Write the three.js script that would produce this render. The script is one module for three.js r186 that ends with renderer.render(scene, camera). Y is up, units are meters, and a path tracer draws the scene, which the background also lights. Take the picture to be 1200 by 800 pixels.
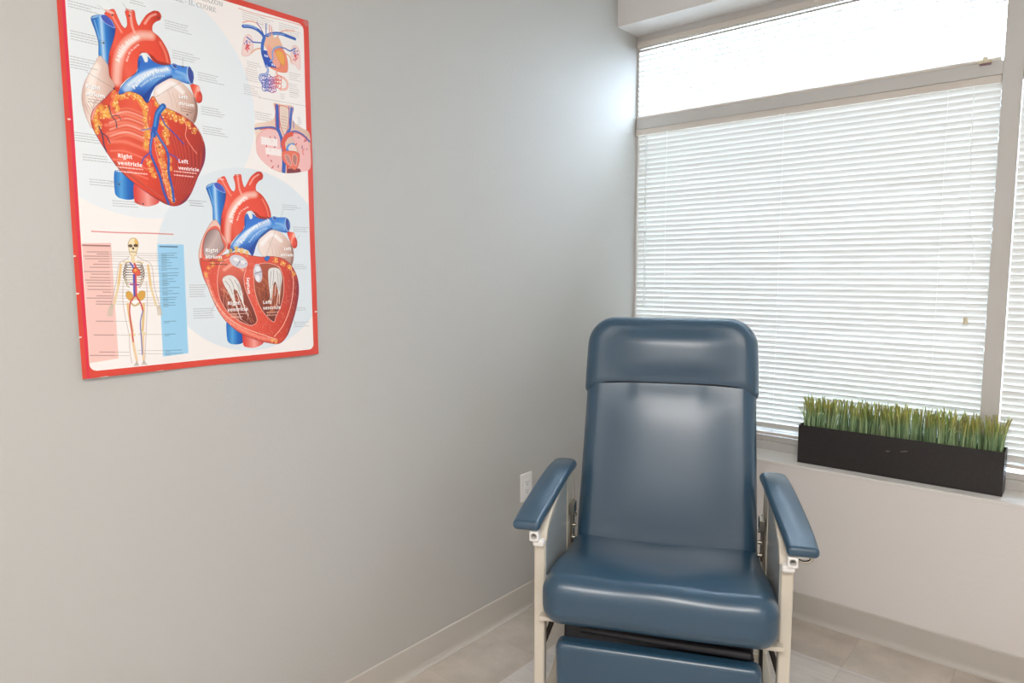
import * as THREE from 'three';
import { RoundedBoxGeometry } from 'three/addons/geometries/RoundedBoxGeometry.js';
import { mergeGeometries, mergeVertices } from 'three/addons/utils/BufferGeometryUtils.js';
import { RectAreaLightUniformsLib } from 'three/addons/lights/RectAreaLightUniformsLib.js';
import { Brush, Evaluator, SUBTRACTION } from 'three-bvh-csg';

// ---------------------------------------------------------------- camera, sky, lights, exposure
const scene = new THREE.Scene();
const renderer = new THREE.WebGLRenderer({ antialias: true });
renderer.toneMapping = THREE.LinearToneMapping;
renderer.toneMappingExposure = 1.1;
renderer.shadowMap.enabled = true;

const EYE = new THREE.Vector3(1.7135, 1.3755, 2.734), YAW = -0.7072, PITCH = -0.1012, ROLL = -0.0018, FOCAL = 804.59;
const camera = new THREE.PerspectiveCamera(2 * Math.atan(400 / FOCAL) * 180 / Math.PI, 1.5, 0.05, 100);
const FWD = new THREE.Vector3(Math.sin(YAW) * Math.cos(PITCH), Math.sin(PITCH), -Math.cos(YAW) * Math.cos(PITCH));
const RIGHT = new THREE.Vector3(Math.cos(YAW), 0, Math.sin(YAW)), UP = new THREE.Vector3().crossVectors(RIGHT, FWD);
{
  const c = Math.cos(ROLL), s = Math.sin(ROLL), r = RIGHT.clone(), u = UP.clone();
  RIGHT.copy(r).multiplyScalar(c).addScaledVector(u, s);
  UP.copy(u).multiplyScalar(c).addScaledVector(r, -s);
  camera.position.copy(EYE);
  camera.quaternion.setFromRotationMatrix(new THREE.Matrix4().makeBasis(RIGHT, UP, FWD.clone().negate()));
}
scene.add(camera);

const SKY = 14;                                                    // bright overcast sky outside
scene.background = new THREE.Color().setRGB(0.77 * SKY, 0.95 * SKY, 1.17 * SKY);
RectAreaLightUniformsLib.init();
const LAMP = new THREE.Color().setRGB(1.0, 0.958, 0.92), LAMP_POWER = 26;
const troffers = [[1.95, 3.2]];                                     // fluorescent ceiling panel behind the camera, long side along the window wall

// ---------------------------------------------------------------- helpers
let seed = 7;
const rnd = () => { seed = (seed + 0x6d2b79f5) | 0; let t = Math.imul(seed ^ (seed >>> 15), 1 | seed); t = (t + Math.imul(t ^ (t >>> 7), 61 | t)) ^ t; return ((t ^ (t >>> 14)) >>> 0) / 4294967296; };
const V = (x, y, z) => new THREE.Vector3(x, y, z);
const used = new Map();
function numbered(name) { const n = used.get(name) || 0; used.set(name, n + 1); return n ? name + '_' + String(n).padStart(3, '0') : name; }
function mesh(name, geometry, material, parent = scene) {
  const m = new THREE.Mesh(geometry, material);
  m.name = parent === scene ? numbered(name) : name; m.castShadow = m.receiveShadow = true; parent.add(m); return m;
}
function thing(name, label, category, pos = [0, 0, 0], turn = 0, group) {
  const g = new THREE.Group(); g.name = numbered(name); g.position.set(...pos); g.rotation.y = turn; scene.add(g);
  g.userData = { label, category }; if (group) g.userData.group = group; return g;
}
function structure(name, pos = [0, 0, 0]) { const g = new THREE.Group(); g.name = name; g.position.set(...pos); g.userData = { kind: 'structure' }; scene.add(g); return g; }
function structMesh(name, geometry, material, label) { const m = mesh(name, geometry, material); m.userData = { kind: 'structure' }; if (label) m.userData.label = label; return m; }
// uv in metres from the dominant direction of each face
function metric(geo) {
  const g = geo.index ? geo.toNonIndexed() : geo, p = g.attributes.position, uv = new Float32Array(p.count * 2), a = V(), b = V(), c = V();
  for (let i = 0; i < p.count; i += 3) {
    a.fromBufferAttribute(p, i); b.fromBufferAttribute(p, i + 1); c.fromBufferAttribute(p, i + 2);
    const n = b.clone().sub(a).cross(c.clone().sub(a)), ax = Math.abs(n.x), ay = Math.abs(n.y), az = Math.abs(n.z);
    [a, b, c].forEach((q, k) => { const [u, v] = ay >= ax && ay >= az ? [q.x, q.z] : ax >= az ? [q.z, q.y] : [q.x, q.y]; uv[(i + k) * 2] = u; uv[(i + k) * 2 + 1] = v; });
  }
  g.setAttribute('uv', new THREE.BufferAttribute(uv, 2)); return g;
}
function box(x0, x1, y0, y1, z0, z1, r = 0) {
  const w = x1 - x0, h = y1 - y0, d = z1 - z0;
  const g = r ? new RoundedBoxGeometry(w, h, d, 2, r) : new THREE.BoxGeometry(w, h, d);
  g.translate((x0 + x1) / 2, (y0 + y1) / 2, (z0 + z1) / 2); return metric(g);
}
const join = (list) => mergeGeometries(list.map((g) => { const n = g.index ? g.toNonIndexed() : g; for (const k of Object.keys(n.attributes)) if (!['position', 'normal', 'uv'].includes(k)) n.deleteAttribute(k); return n; }));
// a bar of rounded rectangular section (width along x, height across) swept along points [y, z] in a plane of constant x
function bar(x, pts, w, h, r = 0.006) {
  const sec = []; for (const [sx, sy, a0] of [[1, 1, 0], [-1, 1, 90], [-1, -1, 180], [1, -1, 270]]) for (let k = 0; k <= 3; k++) { const a = (a0 + k * 30) * Math.PI / 180; sec.push([sx * (w / 2 - r) + r * Math.cos(a), sy * (h / 2 - r) + r * Math.sin(a)]); }
  const pos = [], idx = [], n = sec.length, L = pts.length;
  pts.forEach((p, i) => {
    const q0 = pts[Math.max(0, i - 1)], q1 = pts[Math.min(L - 1, i + 1)], ty = q1[0] - q0[0], tz = q1[1] - q0[1], l = Math.hypot(ty, tz);
    for (const [a, b] of sec) pos.push(x + a, p[0] - b * tz / l, p[1] + b * ty / l);
  });
  for (let i = 0; i < L - 1; i++) for (let k = 0; k < n; k++) { const a = i * n + k, b = i * n + (k + 1) % n, c = a + n, d = b + n; idx.push(a, c, b, b, c, d); }
  for (let k = 1; k < n - 1; k++) { idx.push(0, k, k + 1); const o = (L - 1) * n; idx.push(o, o + k + 1, o + k); }
  const g = new THREE.BufferGeometry(); g.setAttribute('position', new THREE.Float32BufferAttribute(pos, 3)); g.setIndex(idx); g.computeVertexNormals();
  return metric(g);
}
function rod(points, r, seg = 24, closed = false) { return new THREE.TubeGeometry(new THREE.CatmullRomCurve3(points.map((p) => V(...p)), closed), seg, r, 8, closed); }
function roundRect(w0, w1, h0, h1, r, step = 0.012) {
  const pts = [], radii = Array.isArray(r) ? r : [r, r, r, r], C = [[w1, h1, -1, -1, 0], [w0, h1, 1, -1, 90], [w0, h0, 1, 1, 180], [w1, h0, -1, 1, 270]];
  C.forEach(([x, y, sx, sy, a0], i) => { for (let k = 0; k <= 8; k++) { const a = (a0 + k * 90 / 8) * Math.PI / 180; pts.push([x + sx * radii[i] + radii[i] * Math.cos(a), y + sy * radii[i] + radii[i] * Math.sin(a)]); } });
  const out = []; pts.forEach((p, i) => { const q = pts[(i + 1) % pts.length], n = Math.max(1, Math.round(Math.hypot(q[0] - p[0], q[1] - p[1]) / step)); for (let k = 0; k < n; k++) out.push([p[0] + (q[0] - p[0]) * k / n, p[1] + (q[1] - p[1]) * k / n]); });
  return out;
}
// upholstered pad: a rounded rectangle (u, v) of half thickness T with edge radius r and a domed front; map(u, v, w) places it
const pad = (u0, u1, v0, v1, R, step = 0.014) => ({ u0, u1, v0, v1, R: Array.isArray(R) ? R : [R, R, R, R], step });
function cushion({ u0, u1, v0, v1, R, step }, T, r, bulgeF, bulgeB, map) {
  const a = (u1 - u0) / 2, b = (v1 - v0) / 2, cu = (u0 + u1) / 2, cw = (v0 + v1) / 2, E_ = 8;
  const lines = (h) => { const ins = Array.from({ length: E_ }, (_, k) => r * (1 - Math.cos(k / E_ * Math.PI / 2))), n = Math.max(2, Math.round((h - r) / step)), o = ins.map((d) => -h + d); for (let k = 0; k < 2 * n + 1; k++) o.push(-(h - r) + k * (h - r) / n); for (const d of ins.slice().reverse()) o.push(h - d); return o; };
  const U = lines(a), W = lines(b), nu = U.length, nv = W.length, pos = [], uv = [], idx = [];
  const put = (u, v, side) => {
    const d = Math.min(a - Math.abs(u), b - Math.abs(v)), rad = R[u >= 0 ? (v >= 0 ? 0 : 3) : (v >= 0 ? 1 : 2)];
    const qu = Math.max(-(a - rad), Math.min(a - rad, u)), qv = Math.max(-(b - rad), Math.min(b - rad, v)), du = u - qu, dv = v - qv, l = Math.hypot(du, dv), k = du && dv ? Math.max(Math.abs(du), Math.abs(dv)) / l : 1;
    const x = qu + du * k, y = qv + dv * k, e = Math.min(1, d / r), A = Math.min(1, Math.abs(x) / (a - r)), B = Math.min(1, Math.abs(y) / (b - r));
    const w = T - r + r * Math.sqrt(Math.max(0, 1 - (1 - e) ** 2)) + (side > 0 ? bulgeF : bulgeB) * (1 - A ** 3) ** 2 * (1 - B ** 4) ** 2;
    pos.push(...map(cu + x, cw + y, side * w)); uv.push(cu + x, cw + y);
  };
  for (const side of [1, -1]) for (let j = 0; j < nv; j++) for (let i = 0; i < nu; i++) put(U[i], W[j], side);
  const N = nu * nv, at = (s, i, j) => s * N + j * nu + i;
  for (let j = 0; j < nv - 1; j++) for (let i = 0; i < nu - 1; i++) { idx.push(at(0, i, j), at(0, i + 1, j), at(0, i + 1, j + 1), at(0, i, j), at(0, i + 1, j + 1), at(0, i, j + 1)); idx.push(at(1, i, j), at(1, i + 1, j + 1), at(1, i + 1, j), at(1, i, j), at(1, i, j + 1), at(1, i + 1, j + 1)); }
  const rim = []; for (let i = 0; i < nu - 1; i++) rim.push([i, 0]); for (let j = 0; j < nv - 1; j++) rim.push([nu - 1, j]); for (let i = nu - 1; i > 0; i--) rim.push([i, nv - 1]); for (let j = nv - 1; j > 0; j--) rim.push([0, j]);
  rim.forEach((p, k) => { const q = rim[(k + 1) % rim.length]; idx.push(at(1, ...p), at(1, ...q), at(0, ...q), at(1, ...p), at(0, ...q), at(0, ...p)); });
  const g = new THREE.BufferGeometry(); g.setAttribute('position', new THREE.Float32BufferAttribute(pos, 3)); g.setAttribute('uv', new THREE.Float32BufferAttribute(uv, 2)); g.setIndex(idx); g.computeVertexNormals(); return g;
}
// tileable value noise
function noiseField(N, cells, octaves = 3, gain = 0.5) {
  const f = new Float32Array(N * N); let amp = 1, tot = 0;
  for (let o = 0; o < octaves; o++) {
    const c = Math.min(N, cells << o), g = Float32Array.from({ length: c * c }, rnd);
    for (let y = 0; y < N; y++) for (let x = 0; x < N; x++) {
      const fx = x / N * c, fy = y / N * c, x0 = fx | 0, y0 = fy | 0, a = fx - x0, b = fy - y0, sx = a * a * (3 - 2 * a), sy = b * b * (3 - 2 * b), x1 = (x0 + 1) % c, y1 = (y0 + 1) % c;
      f[y * N + x] += amp * ((g[y0 * c + x0] * (1 - sx) + g[y0 * c + x1] * sx) * (1 - sy) + (g[y1 * c + x0] * (1 - sx) + g[y1 * c + x1] * sx) * sy);
    }
    tot += amp; amp *= gain;
  }
  for (let i = 0; i < f.length; i++) f[i] /= tot; return f;
}
function texture(N, fn, srgb, size = 1) {
  const d = new Uint8Array(N * N * 4);
  for (let i = 0; i < N * N; i++) { const c = fn(i, i % N, (i / N) | 0); d[i * 4] = c[0]; d[i * 4 + 1] = c[1]; d[i * 4 + 2] = c[2]; d[i * 4 + 3] = 255; }
  const t = new THREE.DataTexture(d, N, N); t.wrapS = t.wrapT = THREE.RepeatWrapping; t.magFilter = THREE.LinearFilter; t.minFilter = THREE.LinearMipmapLinearFilter; t.generateMipmaps = true;
  if (srgb) t.colorSpace = THREE.SRGBColorSpace; t.repeat.set(1 / size, 1 / size); t.needsUpdate = true; return t;
}
const grey = (v) => { const k = Math.max(0, Math.min(255, v * 255)); return [k, k, k]; };

// ---------------------------------------------------------------- materials
const nA = noiseField(256, 48, 3), nB = noiseField(512, 8, 5), nC = noiseField(256, 100, 2);
const paintBump = texture(256, (i) => grey(nA[i]), false, 0.25);
const vinylBump = texture(256, (i) => grey(nC[i]), false, 0.09);
const paint = (c, rough = 0.6) => new THREE.MeshStandardMaterial({ color: c, roughness: rough, bumpMap: paintBump, bumpScale: 0.0004 });
const M = {
  wallGrey: paint('#c0beb9', 0.68), wallWhite: paint('#e9e4e0', 0.62), ceiling: paint('#ecebe8', 0.9),
  sill: paint('#e9e5e0', 0.45),
  base: new THREE.MeshStandardMaterial({ color: '#c8c2b9', roughness: 0.42 }),
  alu: new THREE.MeshStandardMaterial({ color: '#d0cdc8', roughness: 0.42, metalness: 0.0 }),
  glass: new THREE.MeshPhysicalMaterial({ color: '#ffffff', roughness: 0.02, transmission: 1, thickness: 0, ior: 1.5 }),
  slat: new THREE.MeshPhysicalMaterial({ color: '#eeeeea', roughness: 0.5, transmission: 0.03, thickness: 0, side: THREE.DoubleSide }),
  rail: new THREE.MeshStandardMaterial({ color: '#ded5cb', roughness: 0.45 }),
  cord: new THREE.MeshStandardMaterial({ color: '#f2f2ef', roughness: 0.8 }),
  wand: new THREE.MeshPhysicalMaterial({ color: '#ffffff', roughness: 0.1, transmission: 0.8, thickness: 0.004, ior: 1.45 }),
  ivory: new THREE.MeshStandardMaterial({ color: '#e3d9bd', roughness: 0.5 }),
  vinyl: new THREE.MeshPhysicalMaterial({ color: '#2a4b62', roughness: 0.33, clearcoat: 0.45, clearcoatRoughness: 0.24, ior: 1.55, bumpMap: vinylBump, bumpScale: 0.00018, specularIntensity: 1.0 }),
  blackVinyl: new THREE.MeshStandardMaterial({ color: '#101018', roughness: 0.55, bumpMap: vinylBump, bumpScale: 0.0001 }),
  cream: new THREE.MeshStandardMaterial({ color: '#d5cdbd', roughness: 0.4 }),
  sidePanel: new THREE.MeshStandardMaterial({ color: '#a9adab', roughness: 0.3 }),
  chrome: new THREE.MeshStandardMaterial({ color: '#b9b2a6', roughness: 0.25, metalness: 1 }),
  darkMetal: new THREE.MeshStandardMaterial({ color: '#3b3430', roughness: 0.5, metalness: 0.3 }),
  white: new THREE.MeshStandardMaterial({ color: '#efedea', roughness: 0.35 }),
  dark: new THREE.MeshStandardMaterial({ color: '#17151b', roughness: 0.7 }),
  rubber: new THREE.MeshStandardMaterial({ color: '#4a4a4c', roughness: 0.8 }),
};
M.planter = new THREE.MeshStandardMaterial({ roughness: 0.5, map: texture(256, (i) => { const s = rnd(), v = 30 + nA[i] * 14 + (s > 0.93 ? 34 : 0); return [v * 1.04, v * 0.96, v * 0.98]; }, true, 0.16) });
// vinyl floor tiles: tan chips in the border, pale streaked tiles in the field
const chip = texture(512, (i) => { const n = nB[i] - 0.5, s = rnd(); const k = 1 + n * 0.16 + (s > 0.975 ? 0.16 : s < 0.03 ? -0.12 : 0); return [203 * k, 192 * k, 180 * k].map((v) => Math.min(255, v)); }, true, 0.61);
const streakN = (() => { const f = noiseField(512, 64, 3); const o = new Float32Array(512 * 512); for (let y = 0; y < 512; y++) for (let x = 0; x < 512; x++) { let s = 0; for (let k = 0; k < 24; k++) s += f[y * 512 + (x + k * 3) % 512]; o[y * 512 + x] = s / 24; } return o; })();
const streak = texture(512, (i) => { const k = 1 + (streakN[i] - 0.5) * 0.26 + (nB[i] - 0.5) * 0.08; return [220 * k, 215 * k, 210 * k].map((v) => Math.min(255, v)); }, true, 0.61);
M.tileBorder = [0, 1, 2].map((k) => new THREE.MeshStandardMaterial({ map: chip, roughness: 0.42, color: ['#ffffff', '#f8f6f4', '#f3f1ee'][k] }));
M.tileField = [0, 1, 2].map((k) => new THREE.MeshStandardMaterial({ map: streak, roughness: 0.4, color: ['#ffffff', '#f7f7f5', '#f2f0ee'][k] }));
M.grout = new THREE.MeshStandardMaterial({ color: '#8c857c', roughness: 0.9 });

// ---------------------------------------------------------------- room shell (corner of the two walls at the origin)
const RX = 3.6, RZ = 4.3, H = 2.75, SILL = 0.6154, HEAD = 2.46, WZ = -0.165;       // room size, window band, face of the window frame
structMesh('wall_left', box(-0.12, 0, -0.1, H + 0.1, -0.3, RZ + 0.12), M.wallGrey, 'smooth pale grey painted wall with the heart poster');
{
  const w = structure('wall_back');
  mesh('lower_wall', box(0, RX, -0.1, SILL - 0.012, -0.3, 0), M.wallWhite, w);
  mesh('bulkhead', box(0, RX, HEAD, H + 0.1, -0.3, 0, 0), M.wallWhite, w);
  mesh('end_pier', box(2.95, RX, SILL - 0.012, HEAD, -0.3, 0), M.wallWhite, w);
}
structMesh('wall_right', box(RX, RX + 0.12, -0.1, H + 0.1, -0.3, RZ + 0.12), M.wallWhite);
structMesh('wall_front', box(0, RX, -0.1, H + 0.1, RZ, RZ + 0.12), M.wallWhite);
structMesh('ceiling', box(0, RX, H, H + 0.1, 0, RZ), M.ceiling);
structMesh('trim_1', box(0, 2.95, SILL - 0.012, SILL, -0.3, 0.002, 0.002), M.sill, 'white painted window sill ledge');
{
  const f = structure('floor');
  mesh('subfloor', box(0, RX, -0.1, -0.003, 0, RZ), M.grout, f);
  const B = 0.26, S = 0.305, GAP = 0.0006, cuts = (from, to, anchor) => { const c = [from]; for (let v = anchor - Math.ceil((anchor - from) / S) * S; v < to; v += S) if (v > from + 0.02) c.push(v); if (to - c[c.length - 1] < 0.02) c.pop(); c.push(to); return c; };
  const xs = cuts(B, RX, 1.112), zs = cuts(B, RZ, 0.9), bxs = cuts(0, RX, 1.112), bzs = cuts(B, RZ, 0.9), cache = new Map();
  const tile = (x0, x1, z0, z1, mats) => {
    const w = x1 - x0 - GAP, d = z1 - z0 - GAP, key = w.toFixed(4) + d.toFixed(4) + (rnd() * 4 | 0);
    let g = cache.get(key);
    if (!g) { g = box(-w / 2, w / 2, -0.003, 0, -d / 2, d / 2); const o = [rnd(), rnd()], uv = g.attributes.uv; for (let i = 0; i < uv.count; i++) uv.setXY(i, uv.getX(i) + o[0], uv.getY(i) + o[1]); cache.set(key, g); }
    const m = mesh('tile', g, mats[rnd() * 3 | 0], f); m.position.set((x0 + x1) / 2, 0, (z0 + z1) / 2);
  };
  for (let i = 0; i < bxs.length - 1; i++) tile(bxs[i], bxs[i + 1], 0, B, M.tileBorder);
  for (let j = 0; j < bzs.length - 1; j++) tile(0, B, bzs[j], bzs[j + 1], M.tileBorder);
  for (let i = 0; i < xs.length - 1; i++) for (let j = 0; j < zs.length - 1; j++) tile(xs[i], xs[i + 1], zs[j], zs[j + 1], M.tileField);
}
// cove base: thin face, rounded top, curved toe; profile (out from the wall, up), swept along the wall
function cove(length) {
  const prof = [[0, 0], [0, 0.104], [0.0018, 0.104], [0.0048, 0.1012], [0.0052, 0.0985], [0.0052, 0.024], [0.006, 0.0165], [0.0082, 0.010], [0.012, 0.0055], [0.0165, 0.0035], [0.018, 0.0022], [0.0182, 0]];
  const s = new THREE.Shape(prof.map(([a, b]) => new THREE.Vector2(a, b)).reverse());
  return new THREE.ExtrudeGeometry(s, { depth: length, bevelEnabled: false });
}
structMesh('baseboard_left', metric(cove(RZ - 0.0002)), M.base, 'taupe vinyl cove base below the grey wall');
{
  const g = cove(RX - 0.02); g.rotateY(-Math.PI / 2).scale(1, 1, 1); g.translate(RX, 0, 0);
  structMesh('baseboard_back', metric(g), M.base, 'taupe vinyl cove base below the window wall');
}
// ---------------------------------------------------------------- windows
const MUL0 = 1.417, MUL1 = 1.473, TR0 = 2.037, TR1 = 2.082;
const paneWidths = [[0.012, MUL0], [MUL1, 2.938]];
paneWidths.forEach(([x0, x1], i) => {
  const w = structure('window_' + (i + 1));
  const fz0 = WZ - 0.075, fz1 = WZ;
  mesh('jamb', box(i ? 2.938 : 0.0, i ? 2.95 : 0.012, SILL, HEAD, fz0, fz1 - 0.01), M.alu, w);
  if (!i) mesh('mullion', box(MUL0, MUL1, SILL, HEAD, fz0, fz1, 0.002), M.alu, w);
  mesh('head_frame', box(x0, x1, 2.434, HEAD, fz0, fz1 - 0.006), M.alu, w);
  mesh('transom', box(x0, x1, TR0, TR1, fz0, fz1 + 0.002, 0.0015), M.alu, w);
  mesh('bottom_frame', box(x0, x1, SILL, 0.652, fz0, fz1, 0.0015), M.alu, w);
  mesh('bottom_frame_step', box(x0, x1, 0.6525, 0.676, fz0, fz1 - 0.008, 0.0015), M.alu, w);
  mesh('pane', box(x0, x1, 0.676, TR0, fz0 + 0.01, fz0 + 0.016), M.glass, w);
  mesh('pane', box(x0, x1, TR1, 2.434, fz0 + 0.01, fz0 + 0.016), M.glass, w);
});
// venetian blinds: every slat a curved strip of its own
function slatGeometry(length) {
  const W = 0.0254, crown = 0.0016, th = 0.0004, N = 5, top = [], bot = [];
  for (let k = 0; k <= N; k++) { const t = k / N * 2 - 1; const z = t * W / 2, y = crown * (1 - t * t); top.push([y + th / 2, z]); bot.push([y - th / 2, z]); }
  const s = new THREE.Shape([...top, ...bot.reverse()].map(([y, z]) => new THREE.Vector2(z, y)));
  const g = new THREE.ExtrudeGeometry(s, { depth: length, bevelEnabled: false });
  g.rotateY(Math.PI / 2); g.translate(-length / 2, 0, 0);          // length along x, shape x -> -z
  return g;
}
function blind(x0, x1, yTop, yBottom, tilt, label, opts = {}) {
  const t = thing('window_blind', label, 'blind', [(x0 + x1) / 2, yBottom, WZ - 0.017], 0), L = x1 - x0, h = yTop - yBottom;
  mesh('headrail', box(-L / 2 - (opts.over || 0), L / 2, h - 0.027, h, -0.0125, 0.0165, 0.003), M.rail, t);
  const g = slatGeometry(L - 0.001), low = opts.low ?? 0.026, n = Math.round((h - 0.038 - low) / 0.0222), pitch = (h - 0.038 - low) / n;
  for (let k = 0; k <= n; k++) {
    const s = mesh('slat', g, M.slat, t), top = h - 0.038 - k * pitch;
    s.position.set((rnd() - 0.5) * 0.0008, top, 0); s.rotation.x = (tilt + (rnd() - 0.5) * 4) * Math.PI / 180; s.rotation.z = (rnd() - 0.5) * 0.0012;
  }
  for (let k = 0; k < (opts.stack || 0); k++) { const s = mesh('slat', g, M.slat, t); s.position.set(0, 0.017 + k * 0.0046, 0); s.rotation.x = (-8 + rnd() * 6) * Math.PI / 180; }
  mesh('bottom_rail', box(-L / 2 + 0.006, L / 2 - 0.006, 0.001, 0.013, -0.0125, 0.0125, 0.003), M.rail, t);
  const cords = (opts.cords || [0.165, 0.69, 1.262]).map((x) => x - (x0 + x1) / 2);
  for (const cx of cords) mesh('ladder_cord', join([rod([[cx, h - 0.02, 0.0135], [cx + 0.001, h / 2, 0.0135], [cx, 0.012, 0.0135]], 0.0006, 12), rod([[cx, h - 0.02, -0.0135], [cx, 0.012, -0.0135]], 0.0009, 4), box(cx - 0.004, cx + 0.004, h - 0.030, h - 0.026, 0.010, 0.0175)]), M.cord, t);
  return { t, h, mid: (x0 + x1) / 2, yBottom };
}
const lower = blind(0.002, MUL0 - 0.001, TR0, 0.678, -73, 'closed white slat blind with pull cord behind the blue chair and planter', { stack: 4, low: 0.040, over: 0 });
blind(0.004, MUL0 - 0.001, 2.434, TR1 + 0.001, 45, 'short half-open white slat blind in the strip window above the transom', { low: 0.02 });
blind(MUL1 + 0.001, 2.936, TR0, 0.69, -76, 'tightly closed white slat blind beyond the mullion, past the planter end', { cords: [1.63, 2.2, 2.78], stack: 2, low: 0.034 });
blind(MUL1 + 0.001, 2.936, 2.434, TR1 + 0.001, 45, 'short half-open white slat blind above the transom beyond the mullion', { cords: [1.63, 2.2, 2.78], low: 0.02 });
{
  const { t, mid, yBottom } = lower, c = (x, y, z = 0.02) => [x - mid, y - yBottom, z];
  const cordMesh = mesh('pull_cord', rod([c(1.338, 2.008), c(1.34, 1.8), c(1.352, 1.55), c(1.372, 1.42, 0.024), c(1.358, 1.36, 0.024), c(1.357, 1.21, 0.022)], 0.0011, 40), M.cord, t);
  const k = new THREE.CylinderGeometry(0.006, 0.0085, 0.024, 12); k.translate(...c(1.357, 1.199, 0.022)); mesh('tassel', k, M.ivory, cordMesh).userData.label = 'ivory cord tassel';
  mesh('tilt_wand', rod([c(0.062, 2.012, 0.022), c(0.064, 1.6, 0.02), c(0.066, 1.2, 0.018)], 0.0032, 16), M.wand, t);
}
{
  const c = thing('cord_clip', 'small ivory cord clip on the window transom', 'clip', [1.366, TR1 - 0.003, WZ + 0.002]);
  mesh('clip_body', join([box(-0.02, 0.02, 0.0, 0.012, 0, 0.012, 0.003), box(-0.006, 0.006, 0.004, 0.02, 0.0, 0.016, 0.003)]), M.ivory, c);
  mesh('clip_foot', box(-0.016, 0.018, -0.006, 0, 0, 0.009, 0.002), new THREE.MeshStandardMaterial({ color: '#8d6f78', roughness: 0.5 }), c);
}
// ---------------------------------------------------------------- outdoors: pavement and a bare tree
{
  const g = box(-30, 30, -0.3, -0.15, -40, -0.31); structMesh('ground', g, new THREE.MeshStandardMaterial({ color: '#b9b6ae', roughness: 0.95, map: texture(256, (i) => grey(0.8 + nA[i] * 0.2), true, 2) }));
  const t = thing('bare_tree', 'leafless tree outside, faint through the upper blind', 'tree', [-4.56, -0.15, -9.5]); t.scale.setScalar(1.75);
  const bark = new THREE.MeshStandardMaterial({ color: '#b9b4ae', roughness: 0.9 }), parts = [];
  const grow = (a, dir, len, r, lv) => {
    const b = a.clone().addScaledVector(dir, len), m = a.clone().lerp(b, 0.5).add(V(rnd() - 0.5, rnd() - 0.5, rnd() - 0.5).multiplyScalar(len * 0.12));
    parts.push(new THREE.TubeGeometry(new THREE.CatmullRomCurve3([a, m, b]), 5, r, 5));
    if (lv < 3) for (let k = 0; k < 3; k++) grow(a.clone().lerp(b, 0.7 + 0.3 * k / 2), dir.clone().add(V(rnd() - 0.5, rnd() * 0.35, rnd() - 0.5).multiplyScalar(1.3)).normalize(), len * (0.6 + rnd() * 0.2), r * 0.6, lv + 1);
  };
  mesh('trunk', new THREE.CylinderGeometry(0.07, 0.11, 2.6, 10).translate(0, 1.3, 0), bark, t);
  for (let k = 0; k < 2; k++) grow(V(0, 2.5, 0), V(Math.cos(k * 2.1) * 0.45, 1, Math.sin(k * 2.1) * 0.45).normalize(), 1.1, 0.035, 1);
  mesh('branches', join(parts), bark, t);
}
// ---------------------------------------------------------------- ceiling troffers (lamp + its light)
troffers.forEach(([x, z], i) => {
  const t = thing('ceiling_light', 'recessed ceiling light panel in the middle of the room', 'light', [x, H - 0.02, z], Math.PI / 2);
  mesh('frame', join([box(-0.31, 0.31, 0, 0.02, -0.61, -0.59), box(-0.31, 0.31, 0, 0.02, 0.59, 0.61), box(-0.31, -0.29, 0, 0.02, -0.59, 0.59), box(0.29, 0.31, 0, 0.02, -0.59, 0.59)]), M.white, t);
  mesh('diffuser', box(-0.29, 0.29, 0.008, 0.016, -0.59, 0.59), new THREE.MeshStandardMaterial({ color: '#f6f3ee', emissive: LAMP, emissiveIntensity: 1.2, roughness: 0.6 }), t);
  const l = new THREE.RectAreaLight(LAMP, LAMP_POWER, 0.58, 1.18); l.position.set(0, 0.004, 0); l.rotation.x = -Math.PI / 2; t.add(l);
});
// ---------------------------------------------------------------- electrical outlet
{
  const oz = (0.681 + 0.6098) / 2, t = thing('wall_outlet', 'white wall outlet on the grey wall beside the chair arm', 'outlet', [0, 0.4546, oz]);
  t.rotation.y = Math.PI / 2;                                      // local x runs along the wall, local z out of it
  const plate = new THREE.ExtrudeGeometry(new THREE.Shape(roundRect(-0.035, 0.035, 0, 0.1143, 0.003, 0.02).map((p) => new THREE.Vector2(...p))), { depth: 0.0015, bevelEnabled: true, bevelThickness: 0.003, bevelSize: 0.0025, bevelOffset: -0.0025, bevelSegments: 3 });
  plate.translate(0, 0, 0.001); const pl = mesh('plate', plate, M.white, t);
  const rec = mesh('receptacle', box(-0.0165, 0.0165, 0.0237, 0.0907, 0.003, 0.0085, 0.0012), M.white, t);
  for (const y of [0.041, 0.0735]) {
    mesh('slot', box(-0.0075, -0.0055, y, y + 0.008, 0.0082, 0.0088), M.dark, rec); mesh('slot', box(0.0045, 0.0062, y, y + 0.007, 0.0082, 0.0088), M.dark, rec);
    const g = new THREE.CylinderGeometry(0.0024, 0.0024, 0.0006, 12); g.rotateX(Math.PI / 2).translate(0, y - 0.006, 0.0085); mesh('ground_hole', g, M.dark, rec);
  }
  mesh('button', box(-0.008, 0.008, 0.0585, 0.0625, 0.0083, 0.0095, 0.0004), M.white, rec); mesh('button', box(-0.008, 0.008, 0.0525, 0.0565, 0.0083, 0.0095, 0.0004), M.white, rec);
  for (const y of [0.0175, 0.0968]) { const g = new THREE.CylinderGeometry(0.003, 0.003, 0.001, 12); g.rotateX(Math.PI / 2).translate(0, y, 0.0058); mesh('screw', g, M.white, pl); }
}
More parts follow.
